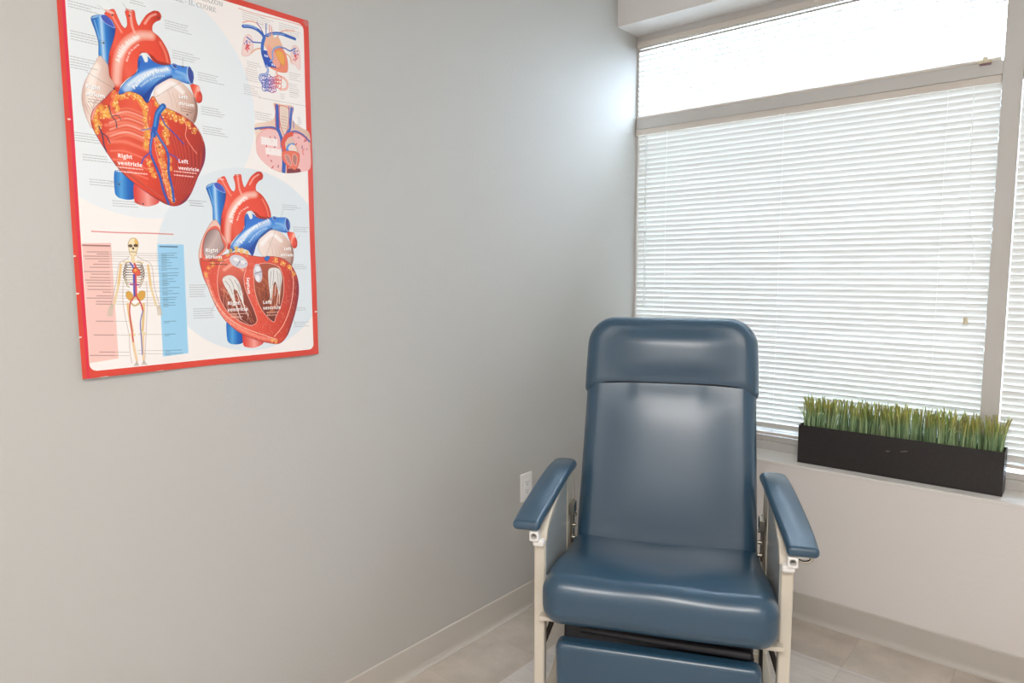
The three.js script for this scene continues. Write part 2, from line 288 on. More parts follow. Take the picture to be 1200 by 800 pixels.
// ---------------------------------------------------------------- planter with artificial grass on the sill
{
  const L = 0.672, D = 0.095, Hh = 0.152, t = thing('grass_planter', 'long black box planter of artificial grass on the window sill', 'planter', [0.834 + L / 2, SILL, -0.055 - D / 2], 0.004);
  const e = 0.003, x = L / 2, z = D / 2;
  mesh('box', join([box(-x, x, 0, e, -z, z), box(-x, x, 0, Hh, z - e, z), box(-x, x, 0, Hh, -z, -z + e), box(-x, -x + e, 0, Hh, -z + e, z - e), box(x - e, x, 0, Hh, -z + e, z - e)]), M.planter, t).userData.label = 'black speckled metal trough';
  const scr = new THREE.MeshStandardMaterial({ color: '#b9b2ad', roughness: 0.6 });
  for (const [sx, sy, w, a] of [[-0.015, 0.098, 0.014, 0.05], [0.038, 0.106, 0.022, 0.22]]) { const g = box(-w / 2, w / 2, -0.0005, 0.0005, 0, 0.0002); g.rotateZ(a).translate(sx, sy, z); mesh('scratch', g, scr, t); }
  mesh('foam_bed', box(-x + e, x - e, Hh - 0.03, Hh - 0.018, -z + e, z - e), new THREE.MeshStandardMaterial({ color: '#2c3a22', roughness: 1 }), t);
  const pos = [], col = [], idx = [], cBase = [new THREE.Color('#93b283'), new THREE.Color('#a8c592'), new THREE.Color('#84a678'), new THREE.Color('#bacf9c')], cTip = [new THREE.Color('#b4b95e'), new THREE.Color('#c2be6c'), new THREE.Color('#98b060'), new THREE.Color('#a5a268')];
  const N = 620;
  for (let i = 0; i < N; i++) {
    const bx = (rnd() - 0.5) * (L - 0.02), bz = (rnd() - 0.5) * (D - 0.018), stray = rnd() > 0.965, h = 0.1 + rnd() * 0.034, az = rnd() * 6.283, lean = (stray ? 0.05 : 0.014) * (0.4 + rnd()), w = 0.0022 + rnd() * 0.0014, turn = rnd() * 3.14;
    let lx = Math.cos(az) * lean, lz = Math.sin(az) * lean; if (bx > x - 0.03) lx += 0.02 * rnd(); if (bx < -x + 0.03) lx -= 0.006 * rnd();
    lz = Math.max(-z - 0.004 - bz, lz);
    const cb = cBase[rnd() * 4 | 0], ct = cTip[rnd() * 4 | 0], v0 = pos.length / 3, y0 = Hh - 0.018;
    for (const [s, ww] of [[0, 1], [0.45, 1], [0.8, 0.85], [1, 0.6]]) {
      const px = bx + lx * s * s, pz = bz + lz * s * s, py = y0 + h * (s - (stray ? 0.25 * s * s * s : 0)), c = s < 0.75 ? cb : ct, dx = Math.cos(turn) * w * ww, dz = Math.sin(turn) * w * ww;
      pos.push(px - dx, py, pz - dz, px + dz * 0.5, py, pz - dx * 0.5, px + dx, py, pz + dz); for (let k = 0; k < 3; k++) col.push(c.r, c.g, c.b);
    }
    for (let s = 0; s < 3; s++) for (let k = 0; k < 2; k++) { const a = v0 + s * 3 + k; idx.push(a, a + 1, a + 3, a + 1, a + 4, a + 3); }
  }
  const g = new THREE.BufferGeometry(); g.setAttribute('position', new THREE.Float32BufferAttribute(pos, 3)); g.setAttribute('color', new THREE.Float32BufferAttribute(col, 3)); g.setIndex(idx); g.computeVertexNormals();
  const m = mesh('grass', g, new THREE.MeshPhysicalMaterial({ vertexColors: true, roughness: 0.55, side: THREE.DoubleSide, transmission: 0.2, thickness: 0 }), t); m.userData = { kind: 'stuff', label: 'green plastic grass blades with olive tips' };
}
// ---------------------------------------------------------------- reclining treatment chair
{
  const ch = thing('recliner_chair', 'blue vinyl medical recliner with cream metal frame in the corner', 'recliner', [0.8617, 0, 1.1381], 25.41 * Math.PI / 180);
  // seat: outline seen from above (u = x, v = z)
  const smooth = (a, b, t) => { const k = Math.max(0, Math.min(1, (t - a) / (b - a))); return k * k * (3 - 2 * k); };
  const seat = cushion(pad(-0.303, 0.303, -0.40, 0.106, [0.055, 0.055, 0.05, 0.05], 0.014), 0.072, 0.053, 0.006, 0, (u, v, w) => {
    const back = smooth(0.02, -0.38, v), narrow = 1 - 0.055 * smooth(-0.02, -0.3, v);
    let y = 0.497 + w;
    if (w > 0) { y -= back * 0.052 * (w / 0.075); y -= 0.010 * smooth(0.22, 0.02, Math.abs(u + 0.02)) * smooth(0.09, -0.08, v) * (w / 0.07); y += 0.002 * Math.sin(u * 21 + 1) * smooth(-0.05, 0.06, v); }
    const z = v + (w < 0 ? smooth(0, 0.1, v) * -0.012 * (-w / 0.072) : 0) + 0.002 * Math.sin(u * 17) * smooth(0, 0.1, v);
    return [u * narrow, y, z];
  });
  seat.rotateY(0); mesh('seat_cushion', flip(seat), M.vinyl, ch);
  // backrest in its own leaning frame: s up the back, w out of it
  const A0 = V(0, 0.475, -0.335), lean = 19.5 * Math.PI / 180, up = V(0, Math.cos(lean), -Math.sin(lean)), out = V(0, Math.sin(lean), Math.cos(lean));
  const onBack = (u, s, w) => [u, A0.y + up.y * s + out.y * w, A0.z + up.z * s + out.z * w];
  const back = mesh('backrest', cushion(pad(-0.285, 0.285, 0, 0.625, [0.025, 0.025, 0.035, 0.035], 0.016), 0.052, 0.048, 0.011, 0, (u, s, w) => {
    const taper = 1 - 0.018 * smooth(0, 0.55, s), pinch = w > 0 ? smooth(0.50, 0.565, s) : 0;
    const fold = w > 0.02 ? smooth(0.02, 0.05, w) * 0.0015 * smooth(0.47, 0.535, s) * (1 - 1.6 * smooth(0.10, 0.13, Math.abs(u + 0.004))) : 0;
    return onBack(u * taper, s, w - 0.052 - pinch * 0.001 + fold);
  }), M.vinyl, ch);
  mesh('head_cushion', cushion(pad(-0.287, 0.287, 0.530, 0.793, [0.095, 0.095, 0.02, 0.02], 0.012), 0.053, 0.047, 0.013, 0, (u, s, w) => {
    const taper = 1 - 0.02 * smooth(0.55, 0.8, s), sag = 0.006 * smooth(0.12, 0.28, Math.abs(u)) * smooth(0.66, 0.55, s);
    return onBack(u * taper, s - sag, w - 0.050 + 0.11 * (s - 0.557) - (w > 0 ? 0.006 * smooth(0.68, 0.8, s) : 0));
  }), M.vinyl, back);
  mesh('stitched_seam', rod(Array.from({ length: 13 }, (_, i) => { const u = -0.272 + i * 0.0453; return onBack(u, 0.5605 - 0.006 * smooth(0.12, 0.28, Math.abs(u)), 0.001 - 0.012 * smooth(0.2, 0.275, Math.abs(u))); }), 0.0022, 60), M.blackVinyl, back);
  mesh('back_board', cushion(pad(-0.25, 0.25, 0.02, 0.76, 0.05, 0.05), 0.008, 0.006, 0, 0, (u, s, w) => onBack(u, s, w - 0.105)), M.blackVinyl, back);
  // footrest pad
  mesh('footrest', cushion(pad(-0.266, 0.266, 0.165, 0.378, [0.022, 0.022, 0.03, 0.03], 0.014), 0.03, 0.02, 0.008, 0, (u, v, w) => [u, v - (w < 0 ? 0.0 : 0), 0.045 + w - (0.378 - v) * 0.12]), M.vinyl, ch);
  mesh('footrest_board', box(-0.25, 0.25, 0.18, 0.37, -0.02, 0.006), M.blackVinyl, ch);
  const gus = cushion(pad(-0.245, 0.245, 0.355, 0.455, 0.01, 0.02), 0.006, 0.005, 0, 0, (u, v, w) => [u, v, 0.028 + w + 0.008 * Math.sin(v * 60 + u * 9) - (0.455 - v) * 0.1]);
  mesh('gusset', gus, M.blackVinyl, ch).userData.label = 'black vinyl flap between seat and footrest';
  mesh('gusset_roll', join([rod([[-0.20, 0.408, 0.034], [0, 0.404, 0.04], [0.238, 0.398, 0.042]], 0.011, 30)]), M.blackVinyl, ch);
  for (const s of [-1, 1]) {
    const X = s * 0.3215;
    // front leg runs up into the arm rail, which bends back and then down into the rear leg
    mesh('leg', bar(X, [[0.075, 0.004], [0.4, 0.001], [0.638, 0]], 0.031, 0.031), M.cream, ch);
    mesh('arm_rail', bar(X - s * 0.006, [[0.632, 0.002], [0.655, -0.006], [0.672, -0.03], [0.700, -0.13], [0.724, -0.225], [0.734, -0.265], [0.738, -0.30], [0.736, -0.36], [0.725, -0.405]], 0.027, 0.02, 0.004), M.cream, ch);
    mesh('leg', bar(X - s * 0.006, [[0.735, -0.40], [0.69, -0.42], [0.6, -0.43], [0.075, -0.46]], 0.028, 0.03), M.cream, ch);
    // padded arm
    const cl = new THREE.CatmullRomCurve3([V(0, 0.684, 0.052), V(0, 0.694, 0.0), V(0, 0.718, -0.10), V(0, 0.745, -0.20), V(0, 0.757, -0.265), V(0, 0.758, -0.36)]), PL = cl.getLength();
    mesh('armrest_pad', cushion(pad(-0.038, 0.038, 0, PL, [0.03, 0.03, 0.012, 0.012], 0.012), 0.0145, 0.0135, 0.005, 0, (u, v, w) => {
      const k = Math.max(0, Math.min(1, v / PL)), p = cl.getPointAt(k), tg = cl.getTangentAt(k), ny = -tg.z, nz = tg.y, cx = 0.352 - 0.036 * smooth(0, 1, k);
      return [s * cx + u * (1 + 0.06 * Math.sin(k * 3.14)), p.y + ny * w, p.z + nz * w];
    }), M.vinyl, ch);
    // grey side panel under the arm
    const sp = new THREE.Shape([[0.008, 0.40], [0.008, 0.64], [-0.03, 0.664], [-0.13, 0.694], [-0.225, 0.72], [-0.30, 0.73], [-0.30, 0.40]].map(([z, y]) => new THREE.Vector2(z, y)));
    const pg = new THREE.ExtrudeGeometry(sp, { depth: 0.004, bevelEnabled: false }); pg.rotateY(-Math.PI / 2); pg.translate(s * 0.3055 + 0.002, 0, 0); mesh('side_panel', metric(pg), M.sidePanel, ch).userData.label = 'grey side panel under the arm';
    mesh('rear_plate', box(s * 0.303 - 0.002, s * 0.303 + 0.002, 0.40, 0.74, -0.395, -0.302, 0.001), M.cream, ch);
    // recline hinge
    const hinge = mesh('hinge_bracket', join([box(s * 0.294 - 0.004, s * 0.294 + 0.004, 0.49, 0.63, -0.375, -0.345, 0.002), box(s * 0.288 - 0.008, s * 0.288 + 0.008, 0.60, 0.634, -0.35, -0.305, 0.002)]), M.chrome, ch);
    for (const [y, z] of [[0.62, -0.32], [0.585, -0.355], [0.55, -0.35], [0.515, -0.335]]) { const b = new THREE.CylinderGeometry(0.006, 0.006, 0.012, 10); b.rotateZ(Math.PI / 2).translate(s * 0.287, y, z); mesh('bolt', b, M.chrome, hinge); }
    // tray socket: white block with a round hole facing forward
    const ev = new Evaluator(); ev.attributes = ['position', 'normal'];
    const blk = new Brush(new RoundedBoxGeometry(0.026, 0.030, 0.03, 3, 0.004)); blk.updateMatrixWorld();
    const hole = new Brush(new THREE.CylinderGeometry(0.0085, 0.0085, 0.05, 20)); hole.rotation.x = Math.PI / 2; hole.position.z = 0.018; hole.updateMatrixWorld();
    const sg = ev.evaluate(blk, hole, SUBTRACTION).geometry; sg.translate(s * 0.326 + (s < 0 ? -0.006 : 0.004), 0.655, 0.026);
    const so = mesh('tray_socket', sg, M.white, ch);
    const plug = new THREE.CylinderGeometry(0.0083, 0.0083, 0.002, 16); plug.rotateX(Math.PI / 2).translate(s * 0.326 + (s < 0 ? -0.006 : 0.004), 0.655, 0.018); mesh('socket_hole', plug, M.dark, so);
    mesh('socket_lip', box(X - 0.016, X + 0.016, 0.624, 0.642, 0.006, 0.034, 0.006), M.white, so);
    // lower frame, braces, casters
    mesh('base_rail', bar(X - s * 0.004, [[0.13, 0.0], [0.13, -0.2], [0.13, -0.445]], 0.026, 0.03), M.cream, ch);
    mesh('brace', rod([[s * 0.280, 0.424, -0.05], [s * 0.297, 0.375, -0.03], [s * 0.314, 0.325, -0.012]], 0.007, 8), M.darkMetal, ch);
    mesh('footrest_link', bar(s > 0 ? 0.270 : -0.252, [[0.428, -0.05], [0.3, -0.02], [0.19, 0.004]], 0.006, 0.05, 0.002), M.dark, ch);
    for (const z of [0.004, -0.458]) {
      const c = mesh('caster', join([new THREE.CylinderGeometry(0.008, 0.008, 0.03, 10).translate(X, 0.066, z), box(X - 0.017, X - 0.013, 0.028, 0.062, z - 0.014, z + 0.014), box(X + 0.013, X + 0.017, 0.028, 0.062, z - 0.014, z + 0.014), box(X - 0.017, X + 0.017, 0.055, 0.06, z - 0.014, z + 0.014)]), M.chrome, ch);
      const wgeo = new THREE.CylinderGeometry(0.03, 0.03, 0.022, 24); wgeo.rotateZ(Math.PI / 2).translate(X, 0.03, z); mesh('wheel', wgeo, M.rubber, c);
    }
  }
  mesh('seat_frame', join([box(-0.318, 0.318, 0.417, 0.429, -0.012, 0.04, 0.003), box(-0.315, 0.315, 0.40, 0.425, -0.42, -0.395, 0.003), box(-0.29, -0.265, 0.40, 0.428, -0.4, -0.01, 0.003), box(0.265, 0.29, 0.40, 0.428, -0.4, -0.01, 0.003)]), M.cream, ch);
  mesh('cross_rail', box(-0.305, 0.305, 0.117, 0.143, -0.46, -0.435, 0.004), M.cream, ch);
  const lev = rod([[0.336, 0.652, 0.0], [0.36, 0.645, 0.004], [0.376, 0.651, 0.006], [0.378, 0.668, 0.006]], 0.0045, 24); mesh('recline_lever', lev, M.chrome, ch);
}
function flip(g) {                                                   // seat outline lies in x-z, so its winding runs the other way
  const i = g.index.array; for (let k = 0; k < i.length; k += 3) { const a = i[k]; i[k] = i[k + 1]; i[k + 1] = a; } g.computeVertexNormals(); return g;
}
// ---------------------------------------------------------------- heart anatomy poster
{
  const Z0 = 2.2072, Z1 = 1.5971, Y0 = 1.1399, Y1 = 2.0652, W = 1024, Hc = Math.round(W * (Y1 - Y0) / (Z0 - Z1));
  const cv = document.createElement('canvas'); cv.width = W; cv.height = Hc; const c = cv.getContext('2d');
  // where a point of the photograph lies on the sheet, in canvas units
  const P = (px, py) => { const d = FWD.clone().addScaledVector(RIGHT, (px - 600) / FOCAL).addScaledVector(UP, (400 - py) / FOCAL), t = -EYE.x / d.x, z = EYE.z + d.z * t, y = EYE.y + d.y * t; return [(Z0 - z) / (Z0 - Z1) * W, (Y1 - y) / (Y1 - Y0) * Hc]; };
  const trace = (pts, closed = true, soft = 1) => {
    const q = pts.map((p) => P(...p)), n = q.length; c.beginPath(); c.moveTo(...q[0]);
    for (let i = 0; i < (closed ? n : n - 1); i++) {
      const a = q[(i + n - 1) % n], b = q[i], d = q[(i + 1) % n], e = q[(i + 2) % n], A = closed || i > 0 ? a : b, Ee = closed || i < n - 2 ? e : d, k = soft / 6;
      c.bezierCurveTo(b[0] + (d[0] - A[0]) * k, b[1] + (d[1] - A[1]) * k, d[0] - (Ee[0] - b[0]) * k, d[1] - (Ee[1] - b[1]) * k, d[0], d[1]);
    }
    if (closed) c.closePath();
  };
  const fill = (pts, f, edge, lw = 1.6, soft = 1) => { trace(pts, true, soft); c.fillStyle = f; c.fill(); if (edge) { c.strokeStyle = edge; c.lineWidth = lw; c.stroke(); } };
  const line = (pts, s, lw, cap = 'round') => { trace(pts, false); c.strokeStyle = s; c.lineWidth = lw; c.lineCap = cap; c.lineJoin = 'round'; c.stroke(); };
  const lin = (a, b, stops) => { const g = c.createLinearGradient(...P(...a), ...P(...b)); stops.forEach(([t, s]) => g.addColorStop(t, s)); return g; };
  const K = (px, py, d = 1) => { const a = P(px, py), b = P(px, py + d); return Math.hypot(b[0] - a[0], b[1] - a[1]) / d; };   // canvas units per photo pixel, upright
  const disc = (px, py, rx, ry, f, rot = 0) => { const [x, y] = P(px, py); c.beginPath(); c.ellipse(x, y, rx, ry, rot, 0, 7); c.fillStyle = f; c.fill(); };
  const clipTo = (pts, draw) => { c.save(); trace(pts); c.clip(); draw(); c.restore(); };
  const soft = (pts, s, lw, blur) => { c.save(); c.globalAlpha *= 0.35; for (const k of [1, 0.75, 0.5, 0.28]) line(pts, s, lw * k); c.restore(); };
  const word = (t, px, py, size, o = {}) => { const [x, y] = P(px, py); c.save(); c.translate(x, y); c.rotate(o.rot || 0); c.font = (o.weight || 'bold') + ' ' + size + 'px ' + (o.font || 'sans-serif'); c.textAlign = o.align || 'left'; c.fillStyle = o.fill || '#fff'; if (o.shadow) { c.fillStyle = o.shadow; c.fillText(t, 1.4, 1.4); c.fillStyle = o.fill || '#fff'; } c.fillText(t, 0, 0); c.restore(); };
  const arcWord = (t, pts, size, f) => {                             // letters along a curve of photo points
    const q = new THREE.CatmullRomCurve3(pts.map((p) => { const [x, y] = P(...p); return V(x, y, 0); })), L = q.getLength(); c.font = 'bold ' + size + 'px sans-serif'; c.fillStyle = f; c.textAlign = 'center';
    const ws = [...t].map((ch) => c.measureText(ch).width), tot = ws.reduce((a, b) => a + b, 0), k = Math.min(1.25, L / tot); let s = 0;
    [...t].forEach((ch, i) => { const m = (s + ws[i] / 2) * k / L; s += ws[i]; const p = q.getPointAt(Math.min(1, m)), g = q.getTangentAt(Math.min(1, m)); c.save(); c.translate(p.x, p.y); c.rotate(Math.atan2(g.y, g.x)); c.fillText(ch, 0, 0); c.restore(); });
  };
  const caption = (px, py, w, n, o = {}) => {                        // illegibly small captions: broken hairlines
    const [x, y] = P(px, py); c.strokeStyle = o.ink || 'rgba(120,120,126,0.5)'; c.lineWidth = o.lw || 2.4; c.lineCap = 'butt';
    for (let i = 0; i < n; i++) { const l = w * (0.62 + rnd() * 0.38), x0 = o.right ? x + w - l : x; let s = x0; while (s < x0 + l) { const e = Math.min(x0 + l, s + 3 + rnd() * 9); c.beginPath(); c.moveTo(s, y + i * (o.gap || 9.5)); c.lineTo(e, y + i * (o.gap || 9.5)); c.stroke(); s = e + 1.6; } }
  };
  const lead = (a, b) => line([a, b], 'rgba(110,95,90,0.55)', 1.2);
  // sheet: red border with a white rounded field, pale blue rounds behind the two hearts
  c.fillStyle = '#de4737'; c.fillRect(0, 0, W, Hc);
  c.fillStyle = '#e2264a'; c.fillRect(16, 0, 8, Hc);
  c.beginPath(); c.roundRect(27, 24, W - 54, Hc - 50, 26); c.fillStyle = '#f7f2ee'; c.fill(); c.save(); c.clip();
  const round1 = P(165, 112), rad1 = 470; c.beginPath(); c.arc(round1[0], round1[1], rad1, 0, 7); c.fillStyle = '#eaf0f2'; c.fill();
  const round2 = P(293, 305), rad2 = 400; c.beginPath(); c.arc(round2[0], round2[1], rad2, 0, 7); c.fillStyle = '#e2eaee'; c.fill();
  c.restore();
  word('EL CORAZON', 261, 8.5, 26, { font: 'serif', weight: 'normal', fill: '#a9a9a8', align: 'right' });
  word('DAS HERZ - IL CUORE', 253, 15, 25, { font: 'serif', weight: 'normal', fill: '#a9a9a8', align: 'right' });

  const BLUE = (a, b) => lin(a, b, [[0, '#1b63b8'], [0.3, '#3d8fd6'], [0.45, '#9cc6ea'], [0.62, '#2a74c8'], [1, '#123f9a']]);
  const RED = (a, b) => lin(a, b, [[0, '#e23b25'], [0.35, '#f26a4e'], [0.5, '#f7a791'], [0.68, '#ee4f33'], [1, '#c42a1c']]);
  const vessels = (T, variant) => {                                  // T maps the first heart's points to either heart
    const t = (l) => l.map((p) => T(...p)), S = variant ? 0.86 : 1;
    // lower vessels
    const cava = [[134, 200], [134, 226], [139, 232], [148, 234], [156, 233], [158, 222], [158, 205]]; fill(t(cava), lin(T(134, 215), T(158, 218), [[0, '#1a70c4'], [0.3, '#57a4de'], [0.65, '#1668c0'], [1, '#0d4fa3']]), null, 1, 0.6);
    const desc = [[157, 215], [157, 236], [163, 240], [172, 242], [181, 240], [186, 236], [186, 215]]; fill(t(desc), lin(T(157, 230), T(187, 232), [[0, '#dc3a30'], [0.5, '#f5a79d'], [1, '#d6392f']]), null, 1, 0.6);
    // superior vena cava
    fill(t([[106, 22], [110, 18.5], [117, 17.5], [125, 18], [131, 24], [134.5, 33], [133, 48], [128, 62], [126, 76], [121, 70], [115.5, 66], [115, 50], [111, 36]]), lin(T(107, 40), T(134, 46), [[0, '#1457ae'], [0.3, '#2f86d6'], [0.45, '#bfdcf2'], [0.62, '#2b7ed0'], [1, '#0f459c']]), '#1b4a94', 1.4, 0.8);
    fill(t([[117.5, 18.5], [123, 18], [130, 24], [134, 32.5], [129, 31], [121, 25.5]]), '#4658bd', '#bcd7f0', 1.8);
    fill(t([[106, 22], [110, 18.8], [115, 18], [113, 20.5]]), '#8fb7e0', null);
    line(t([[110, 24], [114, 38], [116, 46]]), '#7db4e4', 4 * S);
    // aortic arch and its three branches
    const aorta = [[122, 16.5], [127, 12.5], [133, 11.5], [138, 22], [142, 30], [146, 33.5], [148.5, 30], [148, 22], [146, 14], [151, 12.3], [156.5, 13], [158, 21], [160, 28], [162.5, 30.5], [166, 25], [171, 18], [179, 13.3], [185, 14], [188, 18.5], [187, 23.5], [182, 25.5], [178, 30], [178, 37], [185, 43], [191, 51], [196.5, 62], [199, 75], [190, 76.5], [180, 73], [175, 66], [171, 62], [165, 62.5], [162, 67], [161, 78], [158, 86], [149, 92], [141, 100], [138, 108], [133, 103], [128.5, 92], [126.5, 80], [128, 62], [133, 46], [135, 34], [131, 24]];
    fill(t(aorta), lin(T(126, 70), T(199, 58), [[0, '#dd3a24'], [0.2, '#f0614a'], [0.36, '#f0553c'], [0.55, '#ee5138'], [0.8, '#ea4a30'], [1, '#c93220']]), '#b8301f', 1.4, 0.75);
    clipTo(t(aorta), () => {
      soft(t([[136, 96], [137, 78], [141, 62], [150, 49], [163, 42], [176, 42]]), '#fbd3c6', 40 * S); soft(t([[140, 66], [149, 53], [161, 44]]), '#fff3ee', 18 * S);
      soft(t([[187, 50], [193, 62], [196, 74]]), '#f58a70', 12 * S); soft(t([[152, 15], [154, 30], [157, 38]]), '#f9c0b2', 12 * S); soft(t([[169, 28], [175, 20], [182, 17]]), '#f9c0b2', 10 * S); soft(t([[129, 15], [136, 28], [142, 38]]), '#f8a692', 9 * S);
      soft(t([[166, 63], [176, 66], [184, 73], [196, 76]]), '#8c1d14', 14 * S); soft(t([[128, 66], [127, 84], [133, 103]]), '#a92618', 9 * S);
    });
    disc(...T(127.5, 14), 17 * S, 5 * S, '#f3b9ab', 0.12); disc(...T(151.3, 13), 15 * S, 4.2 * S, '#d9452f', 0.12); disc(...T(151.3, 12.8), 11 * S, 2.4 * S, '#f3c2b6', 0.12);
    // left auricle veins
    fill(t([[222, 98], [228, 99.5], [232, 101], [233.5, 106], [236, 112], [235.5, 119], [231, 120.5], [227, 113]]), RED(T(222, 105), T(236, 112)), '#b3261c', 1.2); disc(...T(231.8, 104.5), 7 * S, 12 * S, '#f7b3a6', 0.2); disc(...T(233.5, 115), 6 * S, 11 * S, '#e0503f', 0.2);
    // left atrium
    const la = [[180, 109], [187, 98], [199, 92], [211, 96.5], [222, 107], [229, 118], [231, 129], [229, 141], [224, 145], [212, 136], [196, 129], [186, 123]];
    fill(t(la), lin(T(185, 105), T(231, 128), [[0, '#f6e6dd'], [0.45, '#ecd2c5'], [0.75, '#d9b6a6'], [1, '#b0897c']]), '#c89a88', 1.3);
    clipTo(t(la), () => { soft(t([[186, 108], [200, 98], [213, 108]]), '#fffaf6', 26 * S); for (let k = 0; k < 5; k++) line(t([[196 + k * 5, 106 + k * 3], [200 + k * 5, 116 + k * 2], [202 + k * 5, 126 + k]]), 'rgba(176,120,104,0.35)', 2); soft(t([[228, 116], [230, 128], [227, 142]]), '#8d665c', 14 * S); });
    // pulmonary trunk
    const pt = [[139, 113], [140, 105], [147, 96], [155, 89], [161, 83], [161, 72], [163.5, 66], [168, 65], [173, 67], [180, 73], [190, 76.5], [199, 76], [203, 74.8], [208, 77], [214, 78], [221, 79.5], [225.5, 85], [226, 93], [222.5, 98.5], [215, 97], [206, 93], [199, 91.5], [190, 96], [182, 101], [177, 109], [172, 121], [165, 113], [151, 108]];
    fill(t(pt), lin(T(165, 74), T(178, 112), [[0, '#2f70cf'], [0.35, '#3f86dc'], [0.55, '#6fa9e4'], [0.8, '#2c68c4'], [1, '#1a479f']]), '#17418f', 1.5, 0.8);
    clipTo(t(pt), () => { soft(t([[148, 105], [160, 94], [175, 86], [196, 82]]), '#cfe2f5', 34 * S); soft(t([[150, 100], [164, 89], [182, 82]]), '#e8f1fb', 14 * S); soft(t([[168, 116], [176, 106], [188, 95], [200, 90]]), '#153a8c', 13 * S); soft(t([[161, 84], [163, 72]]), '#1a4aa8', 9 * S); soft(t([[206, 84], [216, 88], [218, 94]]), '#8fbdea', 14 * S); });
    disc(...T(222, 88.5), 13 * S, 36 * S, '#a9cdee', -0.1); disc(...T(222.6, 88.5), 10.5 * S, 33 * S, '#33489c', -0.1); disc(...T(203.5, 77.8), 12 * S, 8 * S, '#8fbbe6', 0.6); disc(...T(204, 77.8), 9 * S, 5.5 * S, '#2d3f94', 0.6);
    fill(t([[165, 63], [169, 62.5], [172, 66], [172.5, 72], [169.5, 73], [167.5, 69]]), '#eef1ee', '#b9c8d6', 1.2);
  };
  const ident = (x, y) => [x, y];
  // the second heart is the same vessel group, smaller: affine map of the printed sheet points
  const inv = (X, Y) => { const zz = Z0 - X / W * (Z0 - Z1), yy = Y1 - Y / Hc * (Y1 - Y0), d = V(0, yy, zz).sub(EYE); return [600 + FOCAL * d.dot(RIGHT) / d.dot(FWD), 400 - FOCAL * d.dot(UP) / d.dot(FWD)]; };
  const second = (() => {                                            // fitted from matching landmarks: vena cava rim, trunk mouth, lowest tip
    const A = [P(106, 22), P(226, 90), P(207, 241)], B = [P(241, 220), P(339, 264), P(325, 402)];
    const m = (p, q, r) => [q[0] - p[0], q[1] - p[1], r[0] - p[0], r[1] - p[1]], a = m(...A), b = m(...B), D = a[0] * a[3] - a[2] * a[1];
    return (x, y) => { const p = P(x, y), dx = p[0] - A[0][0], dy = p[1] - A[0][1], u = (dx * a[3] - a[2] * dy) / D, v = (a[0] * dy - a[1] * dx) / D; return inv(B[0][0] + u * b[0] + v * b[2], B[0][1] + u * b[1] + v * b[3]); };
  })();
  const fat = (l, T = ident, s = 1) => { l.forEach(([x, y, r]) => { const [X, Y] = T(x, y); for (let k = 0; k < 6; k++) { const a = rnd() * 6.28, d = r * 0.8; disc(X + Math.cos(a) * d * 0.7, Y + Math.sin(a) * d, r * 2.4 * s, r * 2.6 * s, 'rgba(240,176,72,0.35)'); } }); l.forEach(([x, y, r]) => { const [X, Y] = T(x, y); for (let k = 0; k < 12; k++) { const a = rnd() * 6.28, d = rnd() * r * 1.5; disc(X + Math.cos(a) * d * 0.75, Y + Math.sin(a) * d, r * 0.85 * s * (0.5 + rnd() * 0.6), r * 0.8 * s * (0.5 + rnd() * 0.6), ['#f5c764', '#eda338', '#f8d88c', '#e08a2c', '#f9e2a4'][rnd() * 5 | 0]); } }); };

  // ---- heart seen from outside
  vessels(ident, 0);
  const ra = [[116, 66], [121, 70], [126, 77], [128, 90], [134, 100], [127, 109], [116, 121], [109, 131], [107, 150], [102, 142], [97, 128], [95, 114], [98, 98], [107, 81]];
  fill(ra, lin([96, 110], [130, 118], [[0, '#d5b3a6'], [0.25, '#f0ddd2'], [0.6, '#ead0c3'], [1, '#cfa596']]), '#b98d7f', 1.3);
  clipTo(ra, () => { soft([[112, 78], [106, 98], [105, 120]], '#fbf3ec', 34); for (let k = 0; k < 6; k++) line([[98 + k * 2, 122 - k * 2], [103 + k * 2, 132 - k * 3], [108, 142 - k * 4]], 'rgba(165,120,108,0.4)', 2.2); });
  const body = [[107, 148], [106, 136], [111, 126], [122, 116], [133, 105], [140, 111], [151, 107.5], [164, 112], [172, 121], [179, 113], [186, 123], [200, 129], [214, 136], [227, 146], [236, 160], [240, 175], [238.5, 191], [231, 208], [224, 225], [217, 235.5], [207, 241], [196, 240], [181, 232], [161, 218], [141, 201], [126, 181], [114, 162]];
  fill(body, lin([112, 160], [232, 205], [[0, '#d9452f'], [0.25, '#ee5d42'], [0.5, '#e5482f'], [0.75, '#c93a26'], [1, '#a52c22']]), '#8e2a3a', 2);
  clipTo(body, () => {
    c.globalAlpha = 0.6; for (let k = 0; k < 15; k++) soft([[120 + k, 132 + k * 5], [146, 128 + k * 5.5], [172, 138 + k * 5.5]], k % 2 ? '#f39a82' : '#e0563c', k < 8 ? 16 : 9);
    for (let k = 0; k < 9; k++) soft([[128, 132 + k * 4], [148, 127 + k * 4], [168, 134 + k * 4]], k % 2 ? '#fcd3c6' : '#f08a70', 9);
    c.globalAlpha = 0.28; for (let k = 0; k < 16; k++) soft([[196 + k * 2.6, 150 + k * 2], [206 + k * 1.8, 186 + k * 1.5], [203 + k * 1.2, 226]], k % 2 ? '#e8644a' : '#8e241c', 8);
    c.globalAlpha = 0.4; for (let k = 0; k < 8; k++) soft([[128 + k * 3, 186 + k * 2], [152 + k * 3, 206 + k * 2], [190, 232]], k % 2 ? '#f0684c' : '#a83022', 8);
    c.globalAlpha = 1; soft([[112, 164], [128, 188], [160, 220], [196, 241]], '#7d1f18', 16); soft([[240, 172], [237, 194], [226, 224], [210, 241]], '#7c2154', 15);
